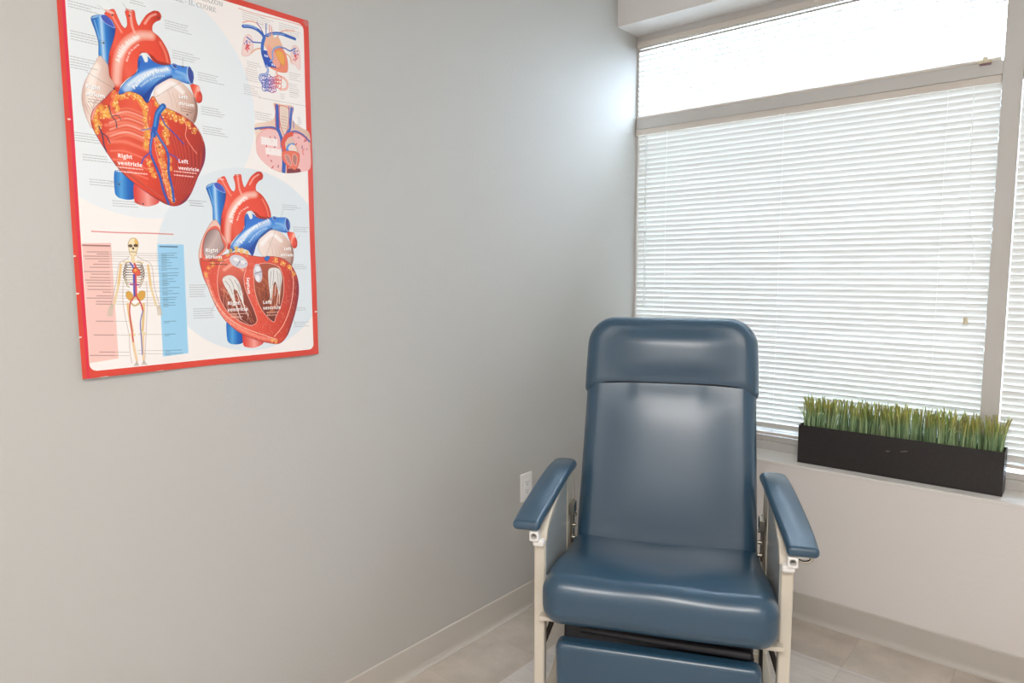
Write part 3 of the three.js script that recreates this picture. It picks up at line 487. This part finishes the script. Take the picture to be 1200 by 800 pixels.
    fat([[110, 132, 4], [111, 140, 4], [114, 147, 4], [112, 153, 3], [117, 128, 4], [123, 129, 4], [121, 136, 4], [127, 134, 3], [134, 112, 4], [133, 120, 4], [136, 127, 3], [142, 112, 4], [150, 110.5, 4], [158, 112, 4], [165, 116, 5], [168, 122, 4], [170, 130, 4], [171, 140, 4], [172, 150, 4], [172, 160, 4], [171, 170, 4], [174, 190, 3], [176, 198, 3], [180, 205, 3],
      [181, 114, 3], [183, 121, 3], [192, 131, 5], [199, 133, 5], [206, 137, 4], [213, 140, 4], [220, 147, 3.5], [227, 153, 3], [191, 142, 4], [193, 150, 4], [194, 158, 4], [195, 166, 3], [198, 188, 3], [199, 197, 2.5], [184, 162, 3], [186, 170, 3.5], [188, 178, 4], [189, 187, 4], [191, 196, 4], [193, 204, 4], [195, 212, 4], [198, 220, 4], [200, 228, 3.5], [202, 234, 3]]);
    soft([[137, 104], [130, 122], [132, 132], [144, 140]], '#ef6a50', 9); soft([[176, 122], [173, 140], [176, 156]], '#f4907a', 10); line([[176, 122], [173, 140], [176, 152]], '#e25a45', 7);
    line([[133, 101], [122, 113], [111, 127], [107, 140]], '#ea7b66', 9); line([[133, 101], [122, 113], [111, 127], [107, 140]], '#f6b3a4', 3);
    soft([[182, 158], [187, 176], [192, 200], [200, 236]], '#ed7058', 5); line([[180, 156], [182, 176], [189, 200], [197, 232]], '#f4a08d', 3);
    line([[213, 134], [218, 148], [217, 160], [224, 172], [230, 180]], '#f9a58d', 3); line([[230, 150], [235, 158], [238, 166]], '#f5b59d', 2.5);
  });
  line([[191, 124.5], [184.5, 133], [182, 146], [179, 158]], '#1f5fb6', 21); line([[190, 125], [183.6, 134], [181, 148]], '#4d97de', 8);
  line([[180, 152], [176.5, 166], [176, 180], [181, 193], [187, 208], [191, 224], [197, 239]], '#2a58b5', 9); line([[180, 150], [187, 163], [194, 174], [197, 186], [197, 202], [201, 220], [203, 236]], '#2a58b5', 9);
  line([[179, 156], [176, 170], [176, 181]], '#5a92dc', 3); line([[182, 154], [190, 167], [196, 177]], '#5a92dc', 3);
  line([[188, 135], [193, 146], [203, 156], [215, 169]], '#3f4fae', 5); line([[176, 178], [168, 185], [165, 192]], '#5b4fae', 5); line([[197, 180], [205, 184], [210, 190]], '#5b4fae', 4.5); line([[177, 150], [170, 152], [165, 152.5]], '#7a78b4', 4);
  line([[115, 148], [119, 158], [121, 170], [124, 178]], '#453a58', 4.5); line([[118, 156], [124, 160], [128, 168]], '#453a58', 3.5); line([[127, 124], [130, 136], [135, 142], [136, 150]], '#5b4650', 3.5); line([[131, 136], [138, 136], [141, 141]], '#5b4650', 2.5);
  word('Right', 137, 184.5, 21); word('ventricle', 137, 193, 21); word('Left', 208.5, 190.5, 21); word('ventricle', 208.5, 198.5, 20);
  caption(135, 195.5, 120, 2, { ink: 'rgba(255,225,215,0.9)', lw: 5, gap: 16 }); caption(203, 200.5, 112, 2, { ink: 'rgba(255,225,215,0.9)', lw: 5, gap: 15 });
  word('Right', 99.5, 102.5, 20, { fill: '#fff', shadow: 'rgba(140,115,108,0.7)' }); word('atrium', 99.5, 111.5, 20, { fill: '#fff', shadow: 'rgba(140,115,108,0.7)' }); caption(102, 116, 70, 2, { ink: 'rgba(140,110,104,0.7)' });
  word('Left', 209, 115, 19, { fill: '#fff', shadow: 'rgba(140,105,96,0.7)' }); word('atrium', 209, 122.5, 19, { fill: '#fff', shadow: 'rgba(140,105,96,0.7)' }); caption(211, 127, 64, 2, { ink: 'rgba(110,80,74,0.7)' });
  arcWord('Aortic arch', [[139.5, 74], [142, 62], [149, 52], [161, 46]], 21, '#fff7f2'); arcWord('Arco de la aorta', [[149, 73], [153, 62], [163, 53]], 11, '#ffe9e0');
  arcWord('Pulmonary trunk', [[157, 105], [167, 94], [181, 86], [198, 82.5]], 20, '#fff'); arcWord('Tronco pulmonar', [[165, 103], [173, 96], [184, 91], [197, 89.5]], 11, '#e6effa');
  // captions and leaders round it
  [[79, 1, 120, 3], [151, 0, 60, 2], [192, 24, 120, 4], [82, 36, 120, 4], [81, 66, 90, 5], [201, 59, 110, 4], [231, 85, 115, 4], [235, 125, 115, 4], [237, 148, 112, 4], [84, 155, 105, 4], [96, 181, 100, 3], [104, 210, 115, 3], [131, 235, 110, 3], [222, 235, 70, 3]].forEach((a) => caption(...a));
  lead([114, 6], [124, 14]); lead([143, 4], [150, 13]); lead([190, 20], [186, 21]); lead([115, 50], [121, 50.5]); lead([100, 84], [133, 104]); lead([213.5, 68], [213.5, 78]); lead([182, 114], [212, 96]); lead([221, 134], [231, 127]); lead([196, 170], [233, 151]); lead([128, 213], [139, 216]); lead([155, 237], [167, 239]); lead([222, 235], [215, 236]);
  for (const [x, y] of [[131, 18], [151, 19], [185, 21], [121, 50.5], [213.5, 78.5], [133, 104], [219, 134.5], [186, 172.5], [139, 216], [167, 239], [215, 236]]) disc(x, y, 3, 3, '#3c3038');

  // ---- heart cut open
  vessels(second, 1);
  fill([[250, 258], [257, 264], [258.5, 272], [266, 288], [256, 302], [244, 322], [238, 322], [233, 306], [233, 292], [239, 274]], '#eec7b8', '#c0705c', 2);
  fill([[247, 266], [255, 266], [261, 279], [265, 288], [258, 298], [248, 309], [239, 318], [236, 304], [236, 288], [240, 274]], '#e8705c', null);
  fill([[250, 268.5], [256, 271], [260, 283], [262, 290], [256, 297], [246, 303], [239, 300], [237.5, 287], [242, 273]], lin([238, 280], [262, 295], [[0, '#8f7673'], [0.4, '#cbb6b0'], [0.8, '#b29a96'], [1, '#85615e']]), '#a5453a', 2);
  const b2 = [[234, 303], [240, 306], [251, 303], [262, 298.5], [278, 295.5], [292, 299], [306, 301], [320, 300.5], [333, 304], [342, 313], [348, 327], [349, 343], [346, 361], [341, 378], [335, 393], [326, 402], [314, 401.5], [298, 397.5], [281, 390], [266, 378], [256, 365], [248, 349], [243, 336], [237, 322]];
  fill(b2, lin([236, 340], [349, 350], [[0, '#e0523f'], [0.3, '#ea6a54'], [0.6, '#e6553f'], [0.85, '#d1442f'], [1, '#9c2c28']]), '#93303a', 2);
  clipTo(b2, () => {
    soft([[240, 320], [250, 350], [268, 376], [300, 394], [322, 398]], '#f59c86', 20); line([[243, 332], [252, 354], [268, 373], [288, 385], [310, 393], [321, 397]], '#f6c0a8', 4); line([[340, 312], [343, 330], [340, 356], [331, 380], [320, 394]], '#f6c0a8', 4);
    soft([[348, 330], [346, 360], [336, 392]], '#84273c', 16);
    fat([[241, 322, 2], [244, 314, 2], [248, 310, 2.5], [257, 303, 2.5], [266, 299, 2], [312, 303, 2], [322, 304, 3], [331, 308, 3], [338, 314, 3], [343, 321, 2.5], [318, 399, 2], [322, 400, 2]], ident, 1.1);
    for (let k = 0; k < 700; k++) { const x = 242 + rnd() * 104, y = 305 + rnd() * 92; line([[x, y], [x + 1.2, y + 1.5]], rnd() > 0.5 ? 'rgba(255,205,190,0.55)' : 'rgba(150,30,25,0.4)', 1.6); }
  });
  const rv = [[256, 312], [262, 305], [275, 302], [285, 306], [287.5, 314], [285, 325], [286.5, 338], [292, 352], [297, 364], [300, 376], [293, 381], [280, 376], [267, 366], [258, 352], [254, 332]];
  const lv = [[297, 314], [304, 309], [315, 308.5], [326, 313], [331, 325], [331.5, 342], [328, 358], [322, 371], [319.5, 377], [311, 370], [303, 358], [298, 342], [296.5, 326]];
  fill(rv, lin([262, 305], [285, 378], [[0, '#ec7a64'], [0.28, '#d9614d'], [0.5, '#9c4436'], [1, '#7c3327']]), '#f8cbb9', 2.4); fill(lv, lin([300, 312], [320, 375], [[0, '#b5563c'], [0.5, '#9a4a33'], [1, '#6f2b20']]), '#f8cbb9', 2.4);
  clipTo(rv, () => { for (let k = 0; k < 26; k++) line([[256 + rnd() * 30, 336 + rnd() * 10], [262 + rnd() * 28, 355 + rnd() * 8], [268 + rnd() * 30, 370 + rnd() * 10]], ['rgba(230,140,100,0.6)', 'rgba(110,40,30,0.6)', 'rgba(240,190,165,0.6)'][k % 3], 2.6); soft([[262, 316], [274, 309], [284, 316]], '#f7b29f', 18); });
  clipTo(lv, () => { for (let k = 0; k < 26; k++) line([[298 + rnd() * 32, 316 + rnd() * 20], [302 + rnd() * 26, 340 + rnd() * 12], [308 + rnd() * 16, 360 + rnd() * 12]], ['rgba(222,130,84,0.6)', 'rgba(105,45,28,0.6)', 'rgba(200,110,70,0.6)'][k % 3], 2.8); });
  // valves and cords
  fill([[260, 327], [266, 322.5], [273, 323.5], [279, 330], [282.5, 341], [284.5, 354], [281, 350], [277, 341], [273, 340], [275, 354], [272, 351], [268, 343], [263, 336]], '#e9e6e2', '#b9aea8', 1.5);
  for (const [a, b] of [[[266, 340], [275, 358]], [[271, 343], [278, 362]], [[277, 344], [283, 362]], [[280, 346], [287, 364]], [[283, 352], [290, 370]], [[273, 352], [282, 374]]]) line([a, b], '#efe6de', 3);
  for (const l of [[[263, 329], [268, 335], [272, 345]], [[268, 326], [272, 333], [275, 345]], [[274, 328], [278, 336], [281, 346]], [[278, 332], [281, 340]]]) line(l, 'rgba(95,75,72,0.75)', 1.8);
  fill([[314, 316], [320, 313.5], [327, 316], [329.5, 326], [328, 337], [326.5, 347], [324, 337], [321.5, 330], [318.5, 337], [316.5, 350], [314.5, 338], [313.5, 326]], '#e7e4e0', '#b3a69e', 1.5);
  for (const [a, b] of [[[316, 340], [315, 356]], [[319, 334], [317, 356]], [[325, 342], [323, 358]], [[327, 340], [326, 356]], [[322, 333], [321, 346]]]) line([a, b], '#eadfd6', 3);
  for (const l of [[[317, 318], [316, 328], [316, 338]], [[320, 316], [319.5, 326], [318.5, 334]], [[324, 317], [325, 327], [325, 338]], [[327, 320], [327.5, 330], [326.5, 340]]]) line(l, 'rgba(95,75,72,0.75)', 1.8);
  disc(279, 306.5, 43, 27, '#d5d3da', 0.35); for (const e of [[273, 302], [288, 309], [276, 312]]) line([[280.5, 306.5], e], '#7a6f80', 2.6); disc(276, 304, 14, 8, '#f1f0f3', 0.3); disc(284, 307, 12, 8, '#edecef', 0.3);
  disc(301.5, 320, 20, 42, '#cfcdd6', -0.1); line([[297.5, 320.5], [306, 318]], '#746a7c', 2.6); disc(301, 315, 12, 12, '#eeedf1'); disc(301, 326, 11, 14, '#eeedf1');
  fill([[309, 303], [312, 300], [315.5, 301.5], [312, 306]], '#2f6fc4', '#1d4487', 1.5); fat([[269, 294, 2.5], [276, 292.5, 3], [283, 293.5, 3], [289, 297, 2.5]], ident, 1);
  word('Right', 240, 295.5, 22, { shadow: 'rgba(90,50,48,0.7)' }); word('atrium', 240, 303, 22, { shadow: 'rgba(90,50,48,0.7)' }); caption(245, 306, 78, 2, { ink: 'rgba(70,40,38,0.7)', lw: 4, gap: 13 });
  word('Right', 266, 357.5, 22, { shadow: 'rgba(90,40,34,0.7)' }); word('ventricle', 266, 365, 22, { shadow: 'rgba(90,40,34,0.7)' }); caption(269, 368, 88, 2, { ink: 'rgba(245,215,200,0.8)', lw: 4, gap: 13 });
  word('Left', 307, 356, 22, { shadow: 'rgba(90,40,34,0.7)' }); word('ventricle', 307, 362.5, 21, { shadow: 'rgba(90,40,34,0.7)' }); caption(311, 366, 80, 2, { ink: 'rgba(245,215,200,0.8)', lw: 4, gap: 13 });
  word('Left', 332, 293, 20, { shadow: 'rgba(140,100,90,0.7)' }); word('atrium', 328, 300, 20, { shadow: 'rgba(140,100,90,0.7)' }); caption(329, 303, 60, 1, { ink: 'rgba(110,70,60,0.7)' });
  word('Septum', 288, 325, 20, { rot: Math.PI / 2 - 0.02, shadow: 'rgba(140,40,30,0.6)' });
  arcWord('Aortic arch', [[272, 262], [275, 249], [282, 239], [291, 233]], 23, '#fff7f2'); arcWord('Arco de la aorta', [[278, 259], [282, 249], [291, 243]], 11, '#ffe2d8');
  arcWord('Pulmonary trunk', [[283, 286], [291, 274], [302, 265], [316, 259]], 21, '#fff'); arcWord('Tronco pulmonar', [[292, 285], [298, 277], [307, 270], [317, 267]], 11, '#dce9f8');
  [[330, 240, 95, 3], [343, 266, 80, 3], [343, 310, 85, 3], [343, 361, 85, 2], [343, 378, 85, 3], [221, 334, 95, 6], [226, 362, 100, 5], [221, 235, 70, 3]].forEach((a) => caption(...a));
  lead([331, 246], [329, 254]); lead([310, 303], [323, 268]); lead([346, 282], [351, 275]); lead([247, 365], [253, 352]); lead([339, 350], [346, 362]); lead([338, 366], [345, 379]); lead([288, 314], [298, 314]);

  // ---- circulation figure: lungs, heart chambers and capillaries
  caption(283, 14, 110, 4, { ink: 'rgba(150,130,130,0.45)' }); caption(304, 21, 70, 5, { ink: 'rgba(150,130,130,0.45)' }); caption(326, 27, 120, 5, { ink: 'rgba(150,130,130,0.45)' });
  c.setLineDash([7, 3, 12, 3]); line([[279, 10], [300, 17], [330, 24], [354, 31]], 'rgba(226,120,110,0.55)', 3.6); c.setLineDash([]);
  line([[284, 26.5], [291, 25], [298, 26.5], [303, 31], [307, 38]], '#eeb3a0', 5); line([[344, 37], [335, 36], [328, 38], [324, 44]], '#eeb3a0', 5); line([[300, 26], [305, 34], [308, 40]], '#5b62b0', 3);
  line([[284.5, 31], [292, 31.5], [300, 34.5], [306, 39.5], [309, 44]], '#2f5fb8', 14); line([[285, 30.5], [293, 31], [300, 34]], '#8fb0e0', 4); line([[309, 44], [317, 40], [328, 40], [338, 43.5], [344.5, 46]], '#2f5fb8', 13); line([[312, 41.5], [322, 40], [332, 41]], '#8fb0e0', 4);
  for (const x of [311, 315, 317.5]) line([[x, 28 + (x - 311) * 0.6], [x, 42]], x < 313 ? '#4b6cc0' : '#e7a090', 4);
  fill([[308, 44], [315, 44], [318, 39.5], [320, 45], [325, 44], [328, 50], [331, 58], [327, 62], [312, 58]], '#f0bd9d', '#dc9a7c', 1.5);
  for (const [x, y] of [[289.5, 54], [345.5, 66]]) { const r = x < 300; fill(r ? [[286, 44], [291, 41], [295, 46], [296, 56], [294, 63], [288, 66], [283, 64], [284, 54]] : [[342, 55], [346, 54], [350, 60], [351, 72], [350, 82], [345, 76], [340, 74], [340, 64]], '#f6dcd6', '#e3aca4', 1.6); for (let k = 0; k < 34; k++) { const a = rnd() * 6.28, d = rnd() * 4.5, q = [x + Math.cos(a) * d * 0.8, y + Math.sin(a) * d * 1.8]; line([q, [q[0] + rnd() * 2 - 1, q[1] + rnd() * 4 - 2]], q[1] < y - 2 ? '#5a4fa6' : '#dc4a52', 3.4); } line(r ? [[289, 44], [293, 47], [296, 49.5], [306, 50.5]] : [[345, 57], [339, 60], [333, 57], [325, 55]], '#5b74bd', 6); line(r ? [[294, 62], [299, 58], [305, 57]] : [[341, 72], [337, 65], [331, 63]], '#eab697', 6); }
  line([[309, 44], [307, 52], [307, 62], [310, 72], [312, 78]], '#3a6cc4', 14); fill([[307, 61], [312, 60], [317, 66], [322, 72], [326.5, 80], [319, 79], [312, 77], [308.5, 70]], '#2450b8', '#1a3b8c', 2); word('RA', 309, 66.5, 15); word('RV', 317.5, 77, 15);
  fill([[313, 53], [319, 58], [324, 62], [329, 69], [332, 76], [336, 83], [335, 85], [326, 82], [318, 72], [313, 63]], '#f3a892', null); fill([[321, 58], [329, 57], [334, 64], [336.5, 76], [335, 84.5], [326, 84], [316, 79], [326, 80], [328, 74], [324, 66]], '#ef8c6f', '#d9654a', 2); fill([[322, 61], [328, 60], [332, 66], [332.5, 76], [328, 74]], '#f0a94c', '#d78a34', 1.5);
  line([[316, 72], [319, 69], [318.5, 62], [321, 57], [328, 55]], '#7fa3dc', 7);
  line([[312, 77], [313.5, 83], [311, 87], [305, 88], [304, 93], [307, 98]], '#6a80c4', 9); line([[312, 77], [313.5, 83], [311, 87], [305, 88], [304, 93], [307, 98]], '#c8d2ea', 3); line([[323, 83], [325, 89], [331, 91], [336, 97], [335, 104], [328, 105]], '#eb9a8a', 9); line([[323, 83], [325, 89], [331, 91], [336, 97], [335, 104], [328, 105]], '#f7d8ce', 3);
  for (let k = 0; k < 26; k++) { const x = 309 + (k % 7) * 2.9, y = 91 + ((k / 7) | 0) * 4.2 + rnd() * 2, u = (x - 309) / 20; c.beginPath(); const q = P(x, y); c.ellipse(q[0], q[1], 9 + rnd() * 4, 7 + rnd() * 5, rnd() * 3, 0, 7); c.strokeStyle = u < 0.4 ? '#5860b8' : u < 0.65 ? '#b0609a' : '#e26a60'; c.lineWidth = 3.2; c.stroke(); }
  [[289, 72, 70, 3], [287, 80, 75, 6], [285, 99, 80, 5], [338, 85, 65, 4], [338, 98, 55, 5], [339, 108, 55, 3], [328, 110, 25, 3]].forEach((a) => caption(...a, { ink: 'rgba(140,125,125,0.45)' }));
  lead([303, 114.5], [358, 124.5]);
  // ---- neck and chest figure
  const chest = [[298, 146], [311, 143], [320, 139], [322, 130], [320, 121], [330, 122.5], [343, 125], [342, 138], [345, 144], [353, 150], [361.5, 156], [363, 175], [362.5, 197], [352, 201.5], [340, 203], [330, 202.5], [318, 198], [307, 189], [300, 178], [299, 160]];
  fill(chest, lin([298, 150], [363, 170], [[0, '#f2d9c6'], [0.5, '#e6c4ae'], [1, '#dcb8a2']]), null);
  clipTo(chest, () => {
    fill([[303, 157], [312, 151], [322, 151.5], [327, 158], [328, 175], [330, 190], [328, 200], [318, 199], [306, 188], [299, 175], [300, 164]], '#f3c2bd', '#d98a84', 1.6); fill([[340, 157], [346, 155], [354, 158], [360, 166], [363, 180], [362, 199], [350, 203], [346, 192], [349, 178], [343, 165]], '#f1b9b4', '#d98a84', 1.6);
    for (let k = 0; k < 26; k++) { const l = k % 2, x = l ? 345 + rnd() * 14 : 311 + rnd() * 15, y = 160 + rnd() * 38; line([[x, y], [x + rnd() * 4 - 2, y + rnd() * 4]], ['#c43038', '#8d3a60', '#e0625a'][k % 3], 4); }
    c.fillStyle = 'rgba(250,244,240,0.85)'; const q = P(305, 160); c.fillRect(q[0], q[1], 80, 34); c.fillRect(q[0] + 20, q[1] + 44, 95, 30);
    fill([[327, 125], [334, 125], [338, 130], [337, 148], [333, 158], [329, 150], [327, 140]], '#e9d3c2', '#d9604f', 3); for (let k = 0; k < 5; k++) line([[329, 136 + k * 3.4], [336, 138 + k * 3.4]], '#cf9f88', 2.5);
    line([[324, 124], [324.5, 138], [325, 150], [329, 162], [330, 172]], '#2f5fb8', 15); line([[341, 127], [340, 140], [339, 151], [333, 160]], '#3b62b8', 11); for (const x of [322, 326.5, 338, 343]) line([[x, 122 + (x - 322) * 0.2], [x + 0.5, 150]], x < 330 ? '#cf4a58' : '#7a5fae', 4);
    line([[298, 151], [310, 149.5], [321, 150], [327, 157]], '#4a5fae', 8); line([[304, 152], [314, 150.5], [322, 152]], '#d8564a', 4); line([[335, 157], [345, 154], [354, 158], [362, 166]], '#5a5aa6', 8); line([[340, 156], [350, 157], [358, 163]], '#e2695c', 4);
    line([[331, 172], [332, 186], [331.5, 202]], '#2456b0', 18); line([[336, 186], [336.5, 203]], '#e0503f', 12); fill([[337, 198], [350, 198], [350, 204], [337, 204]], '#7d2c34', null);
    line([[333, 178], [331, 168], [335, 160], [341, 157]], '#e2553f', 20); line([[336, 176], [338, 171], [343, 169.5]], '#3f83d4', 14); line([[337, 174], [339, 171]], '#b9d8f2', 5); disc(342, 176, 20, 26, '#f2ddd0');
    fill([[330, 178], [337, 177], [346, 178], [350, 184], [349, 192], [345, 199], [337, 195], [331, 188]], '#ea7358', '#c4442f', 2); fill([[333, 182], [338, 183], [341, 194], [336, 190]], '#c9877a', '#f6cbb6', 2); fill([[343, 181], [347, 184], [346, 194], [342, 189]], '#b9786c', '#f6cbb6', 2);
  });
  caption(298, 131, 85, 4); caption(348, 138, 22, 4);
  // ---- circulatory system: skeleton between a pink and a blue word list
  c.setLineDash([7, 3, 12, 3]); line([[107, 271], [140, 272.5], [172, 273.2], [202, 274.5]], 'rgba(214,110,104,0.7)', 5); c.setLineDash([]);
  fill([[95.5, 285], [129.5, 284.5], [137.5, 419.5], [103, 425]], '#f3c9bf', null, 1, 0); fill([[184, 286], [214.5, 286.5], [220, 413.5], [190, 417.5]], '#9fd2ef', null, 1, 0);
  word('', 0, 0, 1); line([[96, 287.3], [128, 288]], 'rgba(140,80,76,0.8)', 5); line([[186.5, 288.7], [207, 289.2]], 'rgba(60,80,110,0.8)', 5);
  const hs = [295, 297.5, 300, 303, 306, 309.5, 313, 318, 321, 325, 328, 331, 335, 339, 342, 346.5, 349, 353, 356, 376, 392, 412, 416];
  hs.forEach((y, i) => { const f = (y - 285) / 135, xl = 129 + 8 * f, xr = 185 + 5 * f, yr = y + (y > 350 ? -(y - 350) * 0.06 : 0); lead([xl - 2, y], [151 + (y > 350 ? -1 : 0), y + 0.4]); if (i % 5 !== 4) lead([160, yr + 2], [xr + 2, yr + 2.2]); line([[xl - 12 - rnd() * 22, y], [xl - 3, y + 0.2]], 'rgba(150,100,95,0.65)', 3); line([[xr + 3, yr + 2], [xr + 11 + rnd() * 14, yr + 1.6]], 'rgba(60,90,120,0.5)', 2.6); line([[xr + 3, yr + 3.6], [xr + 9, yr + 3.5]], 'rgba(60,90,120,0.45)', 2.4); });
  const bone = '#ecd9b0', boneE = '#b99a63', flesh = 'rgba(190,165,160,0.55)';
  line([[151, 300], [147, 304], [139.5, 308], [137, 318], [135.5, 330], [131, 348], [128, 362]], flesh, 3); line([[160, 300], [166, 304], [176, 309], [179, 322], [180, 334], [184, 350], [188, 362]], flesh, 3); line([[144, 330], [143, 350], [146, 372], [150, 392], [151, 412], [153, 425]], flesh, 3); line([[171, 330], [172, 350], [171, 372], [170, 392], [169, 412], [168, 425]], flesh, 3);
  fill([[149.5, 286], [152, 280.5], [156, 278.8], [160, 281], [161.5, 287], [160, 293], [159, 298.5], [155.5, 300], [152, 298], [150.5, 292]], '#f3e3bd', boneE, 2); fill([[157, 280], [160.5, 283], [161, 289], [158.5, 288]], '#e9bd63', null); disc(152.3, 288, 8, 6, '#5b4636'); disc(158.5, 287.6, 8, 6, '#5b4636'); disc(155.5, 291, 4, 5, '#5b4636'); line([[152.5, 295], [158.5, 295.3]], '#b7a78e', 4); line([[155, 300], [155.5, 306]], bone, 14);
  for (let k = 0; k < 9; k++) { const y = 308 + k * 2.9, w = 7 + Math.sin((k + 1.5) / 10 * 3.14) * 4.5; line([[155.5, y - 0.5], [155 - w * 0.75, y - 0.2], [155.5 - w, y + 3.2], [155.5 - w * 0.6, y + 5.5]], k < 6 ? '#6b5848' : '#b5a080', 3); line([[156.5, y - 0.5], [157 + w * 0.75, y - 0.2], [157 + w, y + 3.2], [157 + w * 0.6, y + 5.5]], k < 6 ? '#6b5848' : '#b5a080', 3); }
  line([[145, 307.5], [150, 306.5], [155.5, 308]], bone, 6); line([[167, 308], [162, 306.5], [156, 308]], bone, 6);
  line([[141, 310], [139.5, 322], [138, 334]], '#e9c78c', 9); line([[138, 334], [135.5, 345], [133, 356]], '#e9d3a6', 8); line([[173, 311], [174.5, 323], [176, 335]], '#e9c78c', 9); line([[176, 335], [179, 346], [182, 357]], '#e9d3a6', 8);
  for (let k = 0; k < 4; k++) { line([[132 - k * 1, 357], [131 - k * 1.6, 363], [130 - k * 1.5, 370]], '#cdbfa9', 3); line([[183 + k * 1, 358], [184 + k * 1.4, 364], [184.5 + k * 1.5, 369]], '#cdbfa9', 3); }
  line([[156.5, 322], [157, 336], [157.5, 350]], '#d9c596', 9);
  fill([[147.5, 342], [151.5, 341.5], [155, 346], [155, 352], [150.5, 351.5], [147, 347]], '#dca548', boneE, 1.5); fill([[160, 345.5], [164, 341], [169, 341.5], [169, 348], [164.5, 352], [160, 351]], '#dca548', boneE, 1.5); line([[152, 354], [157, 358], [163, 354.5]], '#cdb07a', 7);
  line([[149, 356], [151, 372], [154, 388]], '#e6c48a', 10); line([[167.5, 356], [167, 372], [166, 387]], '#e6c48a', 10); disc(154, 392, 12, 8, bone); disc(166.5, 391, 12, 8, bone); line([[154, 395], [156, 408], [159, 422]], '#edcfa4', 9); line([[166.5, 394], [166.5, 408], [167, 421]], '#edcfa4', 9);
  for (let k = 0; k < 4; k++) { line([[159, 423], [156 + k * 1.6, 428]], '#bfb4a6', 3); line([[167, 422], [165 + k * 1.9, 427]], '#bfb4a6', 3); }
  line([[152, 308], [155, 312], [157, 318]], '#5a58b4', 6); line([[157, 309], [158.5, 313]], '#d8484a', 7); fill([[154.5, 317], [157.5, 313.5], [162, 315.5], [164, 320], [161.5, 323], [156.5, 320.5]], '#e2613f', '#a8352a', 2); disc(158, 316.5, 5, 5, '#f2b14e');
  line([[156.3, 322], [156.5, 336], [156.8, 347]], '#5350b2', 7); line([[158.3, 322], [158.8, 336], [159, 347]], '#d53f4c', 6); line([[152, 333], [162, 333.6]], '#a24a86', 6); line([[157, 347], [152, 354], [151, 366], [152.5, 380], [155, 400]], '#d14a54', 4.5); line([[159, 347], [164, 355], [166.5, 364]], '#d0414c', 5); line([[166.5, 364], [163.5, 378], [164.5, 396], [165.5, 415]], '#5a5cae', 3.5);
  // wear: scuffs along the lower edge and a scuff on the left
  c.fillStyle = '#f3ebe4'; for (const [x, y, w] of [[117, 442, 26], [148, 439.5, 12], [181, 435.5, 34], [80, 140, 6], [86, 300, 7], [89, 344, 9], [92, 395, 8], [369, 365, 8]]) { const q = P(x, y); c.beginPath(); c.ellipse(q[0], q[1], w, 3.2, -0.1, 0, 7); c.fill(); }
  const map = new THREE.CanvasTexture(cv); map.colorSpace = THREE.SRGBColorSpace; map.anisotropy = 8;
  // the laminated sheet: slightly wavy, lifting from the wall at its foot
  const t = thing('heart_poster', 'heart anatomy poster with red border taped to the grey wall', 'poster', [0, Y0, Z0]); t.rotation.y = Math.PI / 2;   // local x along the wall towards the corner, local z out of it
  const w = Z0 - Z1, h = Y1 - Y0, NX = 30, NY = 44;
  const off = (x, y) => { const u = x / w, v = y / h; return 0.0022 + 0.0045 * (1 - v) ** 6 * (0.5 + 0.5 * Math.sin(u * 9 + 0.6)) + 0.0012 * Math.sin(u * 5 + v * 7) ** 2 + 0.002 * u ** 8 * Math.sin(v * 8) ** 2 + 0.003 * (1 - u) ** 8 * Math.cos(v * 6) ** 2; };
  const face = (side) => { const g = new THREE.PlaneGeometry(w, h, NX, NY); g.translate(w / 2, h / 2, 0); const p = g.attributes.position; for (let i = 0; i < p.count; i++) p.setZ(i, off(p.getX(i), p.getY(i)) - (side ? 0.0006 : 0)); if (side) { const a = g.index.array; for (let k = 0; k < a.length; k += 3) { const s = a[k]; a[k] = a[k + 1]; a[k + 1] = s; } } g.computeVertexNormals(); return g; };
  mesh('printed_face', face(0), new THREE.MeshPhysicalMaterial({ map, roughness: 0.38, clearcoat: 0.15, clearcoatRoughness: 0.25 }), t).userData.label = 'printed heart diagrams';
  mesh('sheet_back', face(1), M.white, t);
  const tape = new THREE.MeshPhysicalMaterial({ color: '#ffffff', transmission: 0.95, roughness: 0.1, thickness: 0 });
  for (const [x, y, r, l] of [[w - 0.006, h - 0.007, 0.7, 0.018]]) { const g = box(-l / 2, l / 2, -0.008, 0.008, 0, 0.0002); g.rotateZ(r).translate(x, y, off(x, y) + 0.0004); mesh('tape', g, tape, t); }
}
renderer.render(scene, camera);
